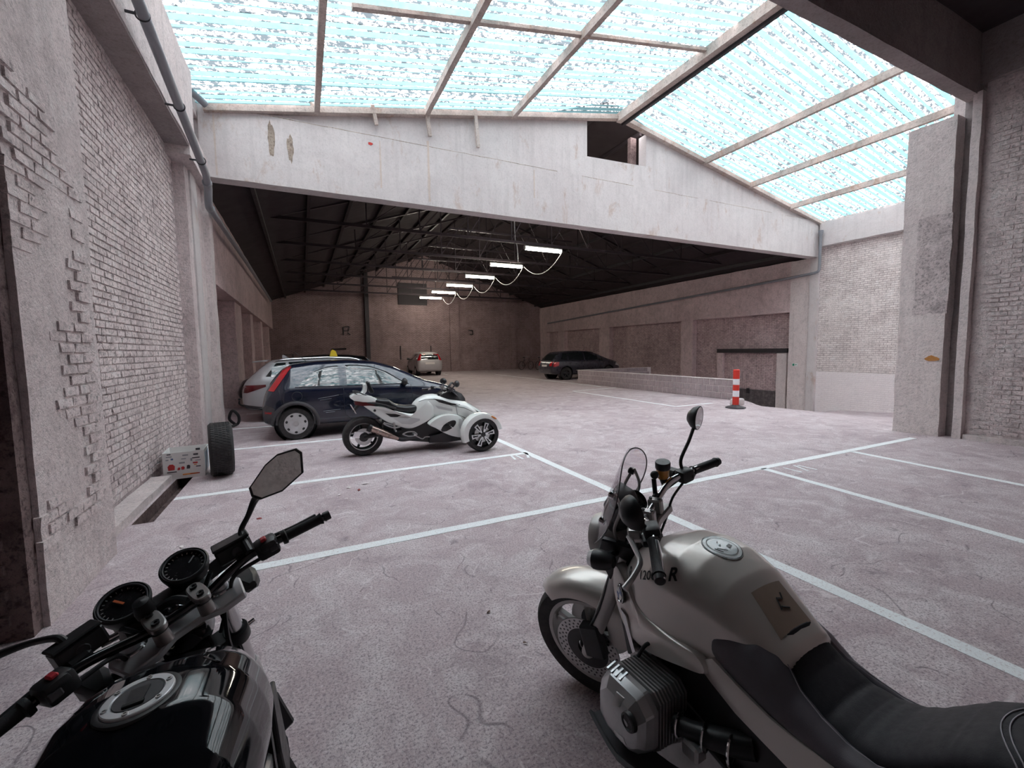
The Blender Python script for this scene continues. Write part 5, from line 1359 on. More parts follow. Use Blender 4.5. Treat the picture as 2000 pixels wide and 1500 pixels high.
# scooped silver side panels that run down in front of the tank
for s, d in ((1, 'left'), (-1, 'right')):
    pts = [Vector(p) for p in cr([(.415, .86), (.425, .77), (.385, .68), (.33, .635), (.22, .625), (.08, .665), (-.01, .70), (.02, .74), (.15, .74), (.27, .76), (.34, .82)], 4, True)]
    c = Vector((.26, .70)); rings = []
    for t, y in ((1.0, .15), (1.0, .184), (.97, .195), (.85, .200), (.4, .203), (.05, .204)):
        rings.append([(c.x + (p.x - c.x) * t, s * (y - .10 * max(0, p.x - .28)), c.y + (p.y - c.y) * t) for p in pts])
    sp_ = MB().loft(rings).mesh('tank_side_panel'); tb4 = bvh_of(sp_)
    so = link(sp_, 'tank_side_panel', M_champ, RB, 45)
    h = hit(tb4, d, .372, .765, .001)
    n_ = V(.35, s * .94, .0).normalized()
    o_ = h[0]
    bd = MB().lathe([(.001, 0), (.036, 0), (.036, .003), (.030, .005), (.001, .005)], o_, n_, 30).build('badge', M_black, so)
    ux, uy, _ = basis(n_)
    for k in range(4):
        pts = [(0, 0)] + [(.0235 * math.cos(R(90 * k + 90 * j / 6)), .0235 * math.sin(R(90 * k + 90 * j / 6))) for j in range(7)]
        MB().prism(pts, o_ + n_ * .0058, ux, uy, .001).build('badge_field', (M_emblue, M_decal)[k % 2], bd, 0)
    MB().ring(o_ + n_ * .004, n_, .0335, .002, 30, 6).build('badge_rim', M_chrome, bd)
    # satin strut below the panel, reaching down to the cylinder
    q = MB(); strip = cr([(.345, .70), (.31, .62), (.27, .545), (.215, .49)], 5)
    q.loft([[(x - .018, s * .175, z), (x - .014, s * .20, z), (x + .020, s * .195, z + .01), (x + .022, s * .17, z + .01)] for x, z in strip])
    q.build('side_strut', M_fork, RB, 40)
# filler cap decal
h = hit(TB, 'top', .085, 0.0, .0)
ux = V(0, 1, 0); nn = h[1]; uy = nn.cross(ux)
def on_tank(a, b_, off):
    g = hit(TB, 'top', .085 + b_, a, off); return g[0]
def disc_on(r0, r1, off, mt, nm, n=40):
    m = MB()
    if r0 < 1e-4:
        rr = [r1, r1 * .66, r1 * .33, .001]
    else: rr = [r1, (r0 + r1) / 2, r0]
    m.loft([[on_tank(r * math.cos(2 * PI * k / n), r * math.sin(2 * PI * k / n), off) for k in range(n)] for r in rr], True, False, False)
    return m.build(nm, mt, tank, 60)
disc_on(0, .064, .002, M_decal, 'filler_cap'); disc_on(.0605, .063, .0035, M_black, 'cap_ring'); disc_on(.047, .0495, .0035, M_black, 'cap_ring')
mk = MB()
for pts in ([(-.030, -.004), (-.008, -.010), (-.010, -.022), (-.032, -.016)], [(.0, .006), (.012, .004), (.010, -.004)]):
    mk.add([on_tank(a, b_, .0042) for a, b_ in pts], [tuple(range(len(pts)))])
for a, b_ in (((.008, -.028), (.032, -.006)), ((.03, -.028), (.040, -.004)), ((-.005, .022), (.004, .016))):
    mk.tube([on_tank(*a, .004), on_tank(*b_, .004)], .0012, 5)
mk.build('cap_mark', M_black, tank, 0)
# tank lettering, knee film
for s, d in ((1, 'left'), (-1, 'right')):
    fl = -1 if d == 'left' else 1
    for txt, at, size, shear in (('R', (.318, .870), .052, .25), ('1200', (.226, .907), .040, .2), ('R', (.130, .949), .052, .25)):
        tx = wrap_text(TB, d, txt, at, size, M_black, tank, 'lettering', fl, shear, .0015, R(-23) * (1 if d == 'left' else -1), .0014 if txt == 'R' else .0003)
        if txt == 'R': tx.data = tx.data.copy()
pf = MB(); rows = []
for i in range(9):
    x = -.168 + .103 * i / 8; row = []
    for j in range(11):
        y = -.062 - .01 * i / 8 + (.150 - .01 * i / 8) * j / 10
        g = hit(TB, 'top', x - .02 * abs(y) / .08 * 0, y, .0012)
        row.append(g[0] if g else (row[-1] if row else V(x, y, .86)))
    rows.append(row)
pf.loft(rows, False).build('tank_film', M_pad, tank, 60)
mk = MB()
for a, b_ in (((-.125, .015), (-.10, .0)), ((-.10, .0), (-.105, -.02)), ((-.105, -.02), (-.092, -.03)), ((-.12, .005), (-.128, -.02))):
    p, q = hit(TB, 'top', *a, .003), hit(TB, 'top', *b_, .003)
    if p and q: mk.tube([p[0], q[0]], .0022, 5)
mk.build('film_mark', M_black, tank, 0)
# seat: black cushion with cross ribs, grey side skirts, silver tail panels
seat_c = [(-.105, .845, .045), (-.14, .870, .080), (-.168, .884, .095), (-.20, .850, .100), (-.25, .808, .118), (-.30, .780, .130), (-.36, .772, .138), (-.42, .790, .142), (-.48, .838, .145), (-.53, .888, .146), (-.575, .918, .145), (-.62, .930, .142), (-.75, .925, .130), (-.88, .915, .115), (-.97, .895, .085)]
xs_ = sorted(set([t[0] for t in seat_c] + [-.145 - .825 * i / 70 for i in range(71)]))
rings = []
for x in xs_:
    z, w = interp(seat_c, x)
    rib = -.006 * max(0, math.cos(2 * PI * (x + .02) / .072)) ** 10 if -.53 < x < -.22 else 0
    zz_ = z + rib
    rings.append([(x, 0, zz_ + .004), (x, .45 * w, zz_ + .003), (x, .80 * w, zz_ - .008), (x, .97 * w, z - .028), (x, 1.0 * w, z - .055), (x, .9 * w, z - .085), (x, 0, z - .09), (x, -.9 * w, z - .085), (x, -1.0 * w, z - .055), (x, -.97 * w, z - .028), (x, -.80 * w, zz_ - .008), (x, -.45 * w, zz_ + .003)])
sme = MB().loft(rings).mesh('seat'); sme = baked(sme, sub=1); SBV = bvh_of(sme)
seat = link(sme, 'seat', M_seatb, RB, 60)
for dy in (0, .012):
    pl = []
    for k in range(31):
        t = -1 + 2 * k / 30
        g = hit(SBV, 'top', -.572 - dy - .05 * t * t, t * .128, .0012)
        if g: pl.append(g[0])
    MB().tube(pl, .0016, 5).build('seat_seam', M_thread, seat, 0)
for s in (1, -1):
    up = []; lo = []
    tab = [(-.005, .826, .765, .168), (-.06, .842, .742, .172), (-.13, .860, .722, .174), (-.18, .838, .708, .174), (-.24, .782, .698, .174), (-.30, .758, .694, .174), (-.36, .742, .694, .176), (-.42, .742, .70, .178), (-.50, .78, .725, .178), (-.58, .85, .765, .172), (-.75, .87, .80, .158), (-.92, .87, .82, .128)]
    xs2 = sorted(set([t[0] for t in tab] + [-.005 - .915 * i / 40 for i in range(41)]))
    rings = []
    for x in xs2:
        zt, zb, y = interp(tab, x)
        yi = interp(seat_c, x)[1] if x < -.145 else interp([(-.145, .10), (-.005, .165)], x)[0]
        yi = min(yi, y - .004)
        rings.append([(x, s * (yi - .02), zt - .004), (x, s * yi, zt + .008), (x, s * (yi * .45 + y * .55), zt - .004), (x, s * (y + .004), zt - .3 * (zt - zb)), (x, s * (y + .008), zb), (x, s * (y - .01), zb - .008), (x, s * (y - .05), zb)])
    sk = MB().loft(rings).build('seat_side', M_skirt, seat, 60, sub=1)
    q = MB().tube([V(x, s * (min(interp(seat_c, x)[1], interp(tab, x)[2] - .004)) + s * .006, interp(tab, x)[0] + .008) for x in xs2 if x < -.16], .0016, 5)
    q.build('seat_seam', M_thread, seat, 0)
    tab2 = [(.03, .715, .700, .178), (-.02, .755, .675, .180), (-.10, .728, .640, .181), (-.19, .704, .618, .181), (-.25, .698, .604, .181), (-.36, .700, .61, .182), (-.50, .73, .65, .180), (-.62, .775, .70, .172), (-.8, .81, .745, .155), (-.98, .83, .785, .115)]
    xs2 = sorted(set([t[0] for t in tab2] + [.03 - 1.01 * i / 40 for i in range(41)])); rings = []
    for x in xs2:
        zt, zb, y = interp(tab2, x)
        rings.append([(x, s * (y - .03), zt), (x, s * y, zt), (x, s * (y + .006), (zt + zb) / 2), (x, s * y, zb), (x, s * (y - .03), zb)])
    MB().loft(rings).build('tail_panel', M_champ, RB, 50)
# frame, airbox, engine
MB().loft([[(x, y * w, z) for y, z in ((-1, lo), (-1, hi), (1, hi), (1, lo))] for x, w, lo, hi in ((-.55, .10, .50, .74), (-.3, .145, .42, .70), (-.05, .155, .42, .69), (.2, .15, .5, .68), (.34, .10, .58, .70))]).build('airbox', M_black, RB, 30, bevel=.015)
MB().loft([[(x, y * w, z) for y, z in ((-1, lo), (-1, hi), (1, hi), (1, lo))] for x, w, lo, hi in ((-.35, .12, .24, .46), (-.1, .15, .2, .5), (.15, .16, .18, .55), (.36, .13, .22, .52), (.42, .09, .28, .46))]).build('crankcase', M_engine, RB, 30, bevel=.02)
MB().box((.44, 0, .56), (.05, .20, .22), Matrix.Rotation(.3, 3, 'Y')).build('oil_cooler', M_black, RB, 0, bevel=.008)
for s in (1, -1):
    cy, cx, cz = .34, .185, .495
    cb = MB().loft([[(cx + a * .092, s * y, cz + b_ * .088) for a, b_ in ((-1, -.7), (-.7, -1), (.7, -1), (1, -.7), (1, .7), (.7, 1), (-.7, 1), (-1, .7))] for y in (.12, .30)]).build('cylinder', M_engine, RB, 30)
    for k in range(9):
        y = .175 + .0135 * k; e = .106 if k > 2 else .112
        MB().loft([[(cx + a * e, s * yy, cz + b_ * e * .96) for a, b_ in ((-1, -.75), (-.75, -1), (.75, -1), (1, -.75), (1, .75), (.75, 1), (-.75, 1), (-1, .75))] for yy in (y, y + .006)]).build('cooling_fin', M_engine, cb, 0)
    hd = []
    for y, kx, kz, dz in ((.298, .112, .100, .004), (.322, .114, .100, .004), (.348, .106, .090, 0), (.372, .086, .068, -.008), (.382, .055, .042, -.014)):
        hd.append([(cx + a * kx, s * y, cz + dz + b_ * kz) for a, b_ in ((-1, -.55), (-.65, -1), (.55, -1), (1, -.6), (1, .5), (.6, 1), (-.6, 1), (-1, .6))])
    hc = MB().loft(hd); hm = hc.mesh('h'); HB = bvh_of(hm)
    hc_o = hc.build('head_cover', M_cover, RB, 18, bevel=.004)
    d = 'left' if s > 0 else 'right'
    for k in range(4):
        MB().bar((cx + .022 + .020 * k, s * .305, cz + .106), (cx + .022 + .020 * k, s * .342, cz + .094), .007, .009).build('cover_rib', M_cover, hc_o, 0)
    g = hit(HB, d, cx - .062, cz + .028, 0)
    MB().lathe([(.031, -.006), (.029, .007), (.023, .009), (.021, .004), (.001, .002)], g[0], (0, s, 0), 24).build('plug_cover', M_black, hc_o)
    patch(HB, d, [(cx - .05, cz - .058), (cx + .0, cz - .066), (cx + .0, cz - .048), (cx - .045, cz - .038)], .003, .02).build('cover_plate', M_alu, hc_o, 0)
    patch(HB, d, [(cx - .025, cz + .072), (cx + .01, cz + .070), (cx + .012, cz + .03), (cx - .02, cz + .045)], .003, .02).build('cover_facet', M_alu, hc_o, 30)
    gd = MB(); rows = []
    for i in range(7):
        t = i / 6; x = cx + .135 - .30 * t
        z = cz - .075 - .055 * math.sin(PI * min(1, .15 + t * .75)); yy = .385 - .03 * abs(t - .5)
        rows.append([(x, s * .25, z - .03), (x, s * yy, z - .012), (x, s * (yy + .012), z + .012), (x, s * (yy + .004), z + .018), (x, s * (yy - .012), z), (x, s * .25, z - .016)])
    gd.loft(rows).build('head_guard', M_grey, RB, 30)
    curve_tube(MB(), [(cx - .12, s * .24, cz + .01), (cx - .17, s * .22, cz + .015), (cx - .25, s * .18, cz + .03), (cx - .32, s * .14, cz + .05)], [.030, .028, .034, .034], 16).build('intake_pipe', M_black, RB)
    for x, r in ((cx - .135, .034), (cx - .21, .038), (cx - .28, .041)):
        MB().ring((x, s * (.235 - (cx - .135 - x) * .35), cz + .012 + (cx - .135 - x) * .1), (-1, -s * .35, .1), r, .004, 22, 6).build('hose_clip', M_chrome, RB)
    MB().box((cx - .19, s * .235, cz - .02), (.06, .05, .05)).build('throttle_body', M_alu, RB, 0, bevel=.008)
    curve_tube(MB(), [(cx + .02, s * .28, cz - .10), (cx + .04, s * .28, cz - .18), (cx - .02, s * .25, cz - .27), (cx - .16, s * .20, cz - .31), (-.25, s * .15, .165), (-.45, s * .12, .18)], .021, 14).build('exhaust_header', M_fork, RB)
    curve_tube(MB(), [(cx + .06, s * .22, cz + .11), (cx + .03, s * .20, cz + .17), (cx - .04, s * .14, cz + .19)], .007, 8).build('plug_lead', M_black, RB)
    MB().box((cx + .12, s * .13, cz + .13), (.16, .05, .085), Matrix.Rotation(.25, 3, 'Y')).build('intake_snorkel', M_black, RB, 0, bevel=.01)
    curve_tube(MB(), [(.30, s * .10, .62), (.12, s * .17, .52), (-.10, s * .17, .44), (-.34, s * .16, .42)], .015, 10).build('frame_tube', M_black, RB)
    MB().cyl((-.22, s * .14, .27), (-.22, s * .31, .27), .014, .012, 12).build('footrest', M_black, RB)
    MB().prism([(-.06, -.07), (.06, -.02), (.03, .14), (-.08, .10)], (-.26, s * .165, .33), (1, 0, 0), (0, 0, 1), .012).build('footrest_plate', M_clamp, RB, 0)
    MB().tube([(-.16, s * .10, .20), (-.24, s * .15, .012)], .014, 8).box((-.245, s * .16, .008), (.06, .06, .014)).build('stand_leg', M_black, RB)
MB().loft([[(x, y * .085, z) for y, z in ((-1, z0 - h_), (-1, z0 + h_), (1, z0 + h_), (1, z0 - h_))] for x, z0, h_ in ((-.25, .36, .07), (-.5, .33, .05), (-.72, .305, .045))]).build('swing_arm', M_engine, RB, 30)
bike_wheel(RB, fn_id, -.72, .305, .17, 5, M_champd, 'rear_wheel')
curve_tube(MB(), [(-.40, -.12, .19), (-.6, -.19, .28), (-.8, -.22, .36), (-1.0, -.23, .42)], [.03, .055, .06, .055], 18).build('silencer', M_fork, RB)
MB().loft([[(x, y * w, z) for y, z in ((-1, lo), (-.8, hi), (.8, hi), (1, lo))] for x, w, lo, hi in ((-.94, .10, .79, .86), (-1.05, .07, .78, .84))]).build('tail_light', M_darkred, RB, 30)
MB().bar((-1.0, 0, .79), (-1.12, 0, .52), .16, .02, (0, 1, 0)).build('rear_mudguard', M_black, RB, 0)

# ================================================================== left: black naked motorcycle
LB = thing('motorcycle', 'black naked motorcycle with twin round gauges and silver filler cap at lower left', 'motorcycle', (-.22181, .91624, 0))
LB.rotation_euler = Matrix.Rotation(1.57690, 3, 'Z').__matmul__(Matrix.Rotation(-.104683, 3, 'X')).to_euler()
LB.scale = (.9311,) * 3
SL_ = steer_fn(.93, R(25), .517756)
def sl_(): return SM(SL_)
AX, AZ = .735, .30
fwl = bike_wheel(LB, SL_, AX, AZ, .118, 3, M_wheelblk, 'front_wheel')
for s in (-1, 1): disc(fwl, SL_, AX, s * .075, AZ, .15, M_alu)
fe = sl_(); rings = []
for k in range(21):
    a = R(20) + R(150) * k / 20; t = k / 20; w = .078 * min(1, .5 + 2 * math.sin(PI * t)); rr = AZ + .03
    rings.append([(AX + (rr + dr) * math.cos(a), w * f, AZ + (rr + dr) * math.sin(a)) for dr, f in ((-.06, 1), (-.02, .97), (0, .5), (0, -.5), (-.02, -.97), (-.06, -1), (-.055, -.93), (-.025, -.9), (-.008, 0), (-.025, .9), (-.055, .93))])
fe.loft(rings).build('front_fender', M_blkgloss, LB, 50)
for s in (-1, 1):
    # fork: chromed upper tube, silver lower
    t0, t1 = V(.462, s * .108, 1.0), V(.715, s * .108, .43)
    f_ = sl_().tube([t0 + (t0 - t1) * .01, t1], .0235, 18).build('fork_tube', M_fork, LB)
    sl_().tube([t0.lerp(t1, .62), t0.lerp(t1, .64), V(.748, s * .108, .29)], [.026, .031, .029], 18).build('fork_lower', M_alu, f_)
    sl_().lathe([(.001, .012), (.010, .012), (.012, .008), (.020, .006), (.023, 0), (.023, -.006)], t0 + V(-.006, 0, .012), (-.405, 0, .914), 22).build('fork_cap', M_yoke, f_)
    sl_().lathe([(.034, -.022), (.036, -.018), (.036, .018), (.034, .022), (.024, .022), (.024, -.022)], t0.lerp(t1, .36), (-.405, 0, .914), 22).build('lower_clamp', M_black, LB)
    sl_().cyl(t0.lerp(t1, .36) + V(0, s * .03, 0), t0.lerp(t1, .36) + V(0, s * .055, 0), .010, .008, 12).build('clamp_bolt', M_chrome, LB)
    sl_().prism([(-.05, -.07), (.04, -.08), (.05, .05), (-.03, .07)], (.655, s * .118, .40), (1, 0, 0), (0, 0, 1), .045).build('brake_caliper', M_black, LB, 30, bevel=.008)
    curve_tube(sl_(), [(.65, s * .12, .45), (.58, s * .09, .62), (.50, s * .07, .80), (.47, s * .10, .94)], .0065, 6).build('brake_hose', M_black, LB)
sl_().prism([(-.03, -.13), (.03, -.135), (.04, 0), (.03, .135), (-.03, .13)], (.56, 0, .80), (.914, 0, .405), (0, 1, 0), .035).build('bottom_yoke', M_black, LB, 30, bevel=.006)
# top yoke with stem nut
yk = [(.052, -.085), (.045, -.140), (.0, -.155), (-.045, -.135), (-.045, -.075), (-.030, -.03), (-.030, .03), (-.045, .075), (-.045, .135), (.0, .155), (.045, .140), (.052, .085), (.062, .04), (.062, -.04)]
yk = [(p[0] * (1.75 if p[0] < 0 else 1.0), p[1] * 1.04) for p in yk]
sl_().prism(yk, (.455, 0, .985), (.97, 0, .2), (0, 1, 0), .022).build('top_yoke', M_yoke, LB, 30, bevel=.004)
sl_().lathe([(.034, 0), (.034, .006), (.026, .010), (.024, .024), (.014, .026), (.012, .018), (.001, .018)], (.478, 0, 1.0), (-.3, 0, .95), 24).build('stem_nut', M_chrome, LB)
for s in (-1, 1):
    sl_().lathe([(.033, 0), (.034, .004), (.030, .008), (.026, .004)], (.462, s * .108, .995), (-.3, 0, .95), 26).build('fork_ring', M_chrome, LB)
    c = V(.400, s * .052, 1.026)
    sl_().tube([(.40, s * .052, .985), (.40, s * .052, 1.018)], [.020, .018], 14).build('riser', M_clamp, LB)
    pts = [(.046 * math.copysign(abs(math.cos(a)) ** .6, math.cos(a)), .021 * math.copysign(abs(math.sin(a)) ** .8, math.sin(a))) for a in [2 * PI * k / 20 for k in range(20)]]
    cb = sl_().prism(pts, c + V(0, 0, .022), (.96, 0, .2), (0, 1, 0), .018).build('bar_clamp', M_clamp, LB, 40, bevel=.003)
    for dx in (-.023, .023):
        sl_().lathe([(.001, .002), (.004, .002), (.004, .005), (.009, .006), (.009, -.002)], c + V(dx * .96, 0, .031 + dx * .2), (-.2, 0, .96), 14).build('clamp_bolt', M_black, cb)
sl_().tube(cr([(.44, -.03, 1.03), (.47, -.005, 1.045), (.49, .04, 1.035)], 4), .012, 8).build('ignition_switch', M_black, LB)
sl_().lathe([(.001, 0), (.021, 0), (.023, .02), (.018, .05), (.001, .054)], (.452, .052, 1.055), (-.3, 0, .95), 18).build('mount_ball', M_black, LB)
sl_().bar((.45, .053, 1.06), (.43, .06, 1.02), .022, .022).build('mount_arm', M_black, LB)
# handlebar, grips and controls
curve_tube(sl_(), [(.315, -.40, 1.062), (.355, -.28, 1.066), (.385, -.20, 1.064), (.405, -.13, 1.045), (.402, -.06, 1.030), (.402, .06, 1.030), (.405, .13, 1.045), (.39, .20, 1.064), (.365, .28, 1.064), (.335, .40, 1.060)], .0125, 12).build('handlebar', pm('black bar gloss', (.02, .02, .022), .18, .5, .1, 10, coat=.6), LB)
for s, a, e in ((-1, V(.352, -.285, 1.066), V(.318, -.395, 1.062)), (1, V(.362, .285, 1.064), V(.335, .40, 1.060))):
    d = e - a
    m = sl_().tube([a - d * .06, a, a + d * .05, a + d * .08, a + d * .92, a + d], [.020, .022, .022, .0155, .0155, .019], 16)
    gp_ = m.build('grip', M_rubber, LB)
    sl_().tube([e, e + d * .04, e + d * .06, e + d * .22], [.010, .010, .0155, .0145], 14).build('bar_end', M_black, gp_)
    c = V(.368, s * .238, 1.064)
    rz = Matrix.Rotation(s * .30, 3, 'Z')
    sl_().box(c, (.062, .062, .055), rz).box(c + V(-.012, s * .0, .012), (.05, .05, .03), rz).build('switch_housing', M_black, LB, 30, bevel=.012, seg=2)
    sl_().box(c + V(-.01, -s * .004, .031), (.026, .016, .010), rz).build('red_switch', M_kill, LB, 0, bevel=.003)
    sl_().box(c + V(-.035, s * .006, .0), (.012, .026, .02), rz).build('switch', M_grey, LB, 0, bevel=.003)
    # lever perch, reservoir
    p0 = V(.43, s * .195, 1.062)
    sl_().box(p0, (.05, .05, .035), rz).build('lever_perch', M_black, LB, 0, bevel=.008)
    curve_tube(sl_(), [tuple(p0 + V(.01, s * .02, 0)), (.435, s * .27, 1.055), (.41, s * .34, 1.05), (.395, s * .41, 1.045)], [.011, .009, .009, .011], 10).build('lever', M_black, LB)
    rs = sl_().box(p0 + V(.020, -s * .015, .022), (.055, .095, .05), Matrix.Rotation(s * .22, 3, 'Z'))
    rs.build('reservoir', M_black, LB, 0, bevel=.006)
    sl_().box(p0 + V(.020, -s * .015, .050), (.058, .098, .008), Matrix.Rotation(s * .22, 3, 'Z')).build('reservoir_lid', M_black, LB, 0, bevel=.003)
    sl_().cyl(p0 + V(-.009, -s * .018, .020), p0 + V(-.011, -s * .018, .020), .014, .012, 14).build('sight_glass', M_grey, LB)
    curve_tube(sl_(), [tuple(p0 + V(.02, -s * .09, 0)), (.50, s * .08, 1.0), (.55, s * .05, .90), (.55, s * .04, .78)], .0065, 8).build('control_cable', M_black, LB)
    curve_tube(sl_(), [tuple(c + V(0, -s * .03, -.02)), (.40, s * .14, 1.03), (.46, s * .12, .96), (.52, s * .07, .85)], .006, 8).build('control_cable', M_black, LB)
sl_().cyl((.47, .115, 1.045), (.47, .15, 1.05), .010, .010, 12).build('adjuster', M_chrome, LB)
# gauges
for s, nm in ((-1, 'speedometer'), (1, 'rev_counter')):
    c = V(.545, s * .074, 1.075); ax = (-.50, 0, .86); r = .056
    g = sl_().lathe([(.001, -.06), (r * .72, -.055), (r * .95, -.02), (r * 1.08, .008), (r * 1.10, .018), (r * 1.02, .024), (r * .94, .018)], c, ax, 36).build(nm, M_black, LB)
    sl_().ring(c + Vector(ax).normalized() * .020, ax, r * .93, .003, 36, 8).build('bezel', M_grey, g)
    sl_().lathe([(r * .92, .013), (.001, .014)], c, ax, 36).build('dial', M_dial, g)
    x, y, d = basis(ax)
    for k in range(17):
        a = R(-40) + R(260) * k / 16; q = x * math.cos(a) + y * math.sin(a); o = c + d * .0155
        sl_().bar(o + q * r * .74, o + q * r * .84, .0022, .001, tuple(d)).build('tick', M_tick, g, 0)
    nd = MB()
    if s > 0: sl_().bar(c + d * .018 - y * .004, c + d * .018 + (x * .5 - y * .85) * .026 * -1, .006, .002, tuple(d)).build('needle', M_needle, g, 0)
    else: sl_().bar(c + d * .018 + x * .012, c + d * .018 + (x * .9 + y * .4) * .036, .003, .002, tuple(d)).build('needle', M_tick, g, 0)
sl_().loft([[(x, y * w, z) for y, z in ((-1, lo), (-1, hi), (1, hi), (1, lo))] for x, w, lo, hi in ((.50, .10, .96, 1.03), (.56, .12, .95, 1.05), (.60, .08, .95, 1.03))]).build('gauge_mount', M_black, LB, 30, bevel=.01)
sl_().prism([(.0, .0), (.085, .01), (.07, .055), (.01, .045)], (.545, -.115, 1.0), (0, -1, 0), (.3, 0, 1), .012).build('mount_plate', M_black, LB, 0)
# headlight and indicators
sl_().lathe([(.001, -.10), (.05, -.095), (.085, -.05), (.095, .02), (.090, .045)], (.615, 0, .90), (.98, 0, -.15), 28).build('headlight_shell', M_blkgloss, LB)
sl_().lathe([(.088, .044), (.05, .06), (.001, .065)], (.615, 0, .90), (.98, 0, -.15), 28).build('headlight_lens', M_clear, LB)
for s in (-1, 1):
    sl_().tube([(.535, s * .10, .905), (.55, s * .165, .92)], [.013, .011], 10).build('indicator_arm', M_black, LB)
    q = sl_().loft([[(x, s * y0 + y * w, .925 + z * h_) for y, z in ((-1, -.5), (-.6, -1), (.6, -1), (1, -.5), (1, .5), (.6, 1), (-.6, 1), (-1, .5))] for x, y0, w, h_ in ((.50, .192, .010, .012), (.52, .193, .026, .024), (.565, .197, .036, .030), (.60, .200, .034, .028))])
    io = q.build('indicator', M_black, LB, 30)
    sl_().loft([[(x, s * .200 + y * w, .925 + z * h_) for y, z in ((-1, -.5), (-.6, -1), (.6, -1), (1, -.5), (1, .5), (.6, 1), (-.6, 1), (-1, .5))] for x, w, h_ in ((.60, .034, .028), (.615, .022, .018))]).build('indicator_lens', M_clear, io, 30)
# mirrors: bent stem and angular head
def mirror_hex(s, poly, c, n, stem, upv=(0, 0, 1)):
    c, n = V(*c), Vector(n).normalized(); x = Vector(upv).cross(n).normalized(); y = n.cross(x)
    k = sum((Vector(p) for p in poly), Vector((0, 0))) / len(poly)
    sc = lambda f: [(k.x + (p[0] - k.x) * f, k.y + (p[1] - k.y) * f) for p in poly]
    put = lambda pl, d: [c + x * p[0] + y * p[1] + n * d for p in pl]
    m = sl_().loft([put(sc(.45), -.035), put(sc(.85), -.022), put(sc(1.0), -.006), put(sc(1.0), .004), put(sc(.93), .005), put(sc(.90), .001)])
    mo = m.build('mirror', M_black, LB, 40)
    sl_().add(put(sc(.915), .0035), [tuple(range(len(poly)))]).build('mirror_glass', M_mirror, mo, 0)
    curve_tube(sl_(), stem[0], stem[1], 10).build('mirror_stem', M_black, LB)
MP = [(-.062, -.030), (-.048, -.048), (.0, -.050), (.056, -.022), (.070, .035), (.062, .052), (.020, .056), (-.012, .040), (-.060, -.005)]
MP = [(p[0] * 1.25 , p[1] * 1.02) for p in MP]
MIR_R = dict(c=(.295, -.318, 1.268), n=(-.80, .45, .12))
mirror_hex(-1, MP, MIR_R['c'], MIR_R['n'], ([(.378, -.195, 1.075), (.42, -.205, 1.10), (.452, -.219, 1.122), (.442, -.250, 1.155), (.420, -.278, 1.195), (.36, -.290, 1.225), (.325, -.298, 1.238)], [.012, .010, .0085, .008, .011, .014, .015]))
mirror_hex(1, [(-p[0], p[1]) for p in MP], (.62, .40, 1.16), (-.9, -.2, .15), ([(.44, .19, 1.075), (.455, .195, 1.11), (.475, .205, 1.125), (.53, .25, 1.13), (.58, .33, 1.135), (.60, .37, 1.14)], [.012, .010, .0085, .008, .012, .014]))
# tank
tank_tab = [(-.30, .80, .10, .68), (-.22, .855, .125, .64), (-.12, .925, .155, .62), (-.02, .980, .185, .61), (.08, 1.008, .207, .605), (.18, 1.005, .217, .60), (.27, .985, .215, .60), (.34, .955, .190, .62), (.39, .925, .145, .66), (.415, .895, .09, .70)]
def tank_ring2(x, top, w, bot):
    h = top - bot; u = lambda a: top - h * a
    half = [(.34 * w, top - .003), (.62 * w, u(.045)), (.80 * w, u(.12)), (.93 * w, u(.25)), (1.0 * w, u(.42)), (.985 * w, u(.56)), (.90 * w, u(.68)), (.80 * w, u(.90)), (.6 * w, bot)]
    return [(x, 0, top)] + [(x, y, z) for y, z in half] + [(x, 0, bot)] + [(x, -y, z) for y, z in half[::-1]]
xs_ = sorted(set([t[0] for t in tank_tab] + [-.30 + .715 * i / 28 for i in range(29)]))
tk = MB().loft([tank_ring2(x, *interp(tank_tab, x)) for x in xs_]).mesh('fuel_tank'); tk = baked(tk, sub=1)
TL = bvh_of(tk); tank = link(tk, 'fuel_tank', M_blkgloss, LB, 60)
seam(TL, 'top', [(.36, -.10), (.30, -.085), (.24, -.095), (.20, -.13)], .003).build('tank_crease', M_blkgloss, tank)
seam(TL, 'top', [(.36, .10), (.30, .085), (.24, .095), (.20, .13)], .003).build('tank_crease', M_blkgloss, tank)
h = hit(TL, 'top', .135, 0, 0); o_, n_ = h[0] - h[1] * .004, h[1]
MB().lathe([(.075, -.004), (.073, .004), (.066, .006), (.062, .005)], o_, n_, 48).build('cap_surround', M_black, tank)
cap = MB().lathe([(.063, .004), (.062, .009), (.060, .0105), (.046, .0105), (.044, .008), (.042, .006)], o_, n_, 48).build('filler_cap', M_yoke, tank)
MB().lathe([(.043, .007), (.042, .010), (.001, .0105)], o_, n_, 40).build('cap_lid', M_grey, cap)
ux, uy, _ = basis(n_)
for k in range(6):
    a = 2 * PI * k / 6 + .4
    MB().lathe([(.0055, .010), (.0055, .0128), (.003, .0128), (.003, .011), (.001, .011)], o_ + (ux * math.cos(a) + uy * math.sin(a)) * .053, n_, 12).build('cap_bolt', M_alu, cap)
# key flap lies crosswise, rear of the lid
ux = V(0, 1, 0); uy = n_.cross(ux) * -1
MB().prism([(-.014, -.030), (.014, -.030), (.017, .020), (-.017, .020)], o_ + n_ * .012, V(0, 1, 0), V(1, 0, 0), .003).build('key_flap', M_black, cap, 0)
MB().prism([(-.018, -.033), (.018, -.033), (.018, -.026), (-.018, -.026)], o_ + n_ * .014, V(0, 1, 0), V(1, 0, 0), .004).build('flap_lip', pm('deep black', (.004, .004, .004), .6), cap, 0)
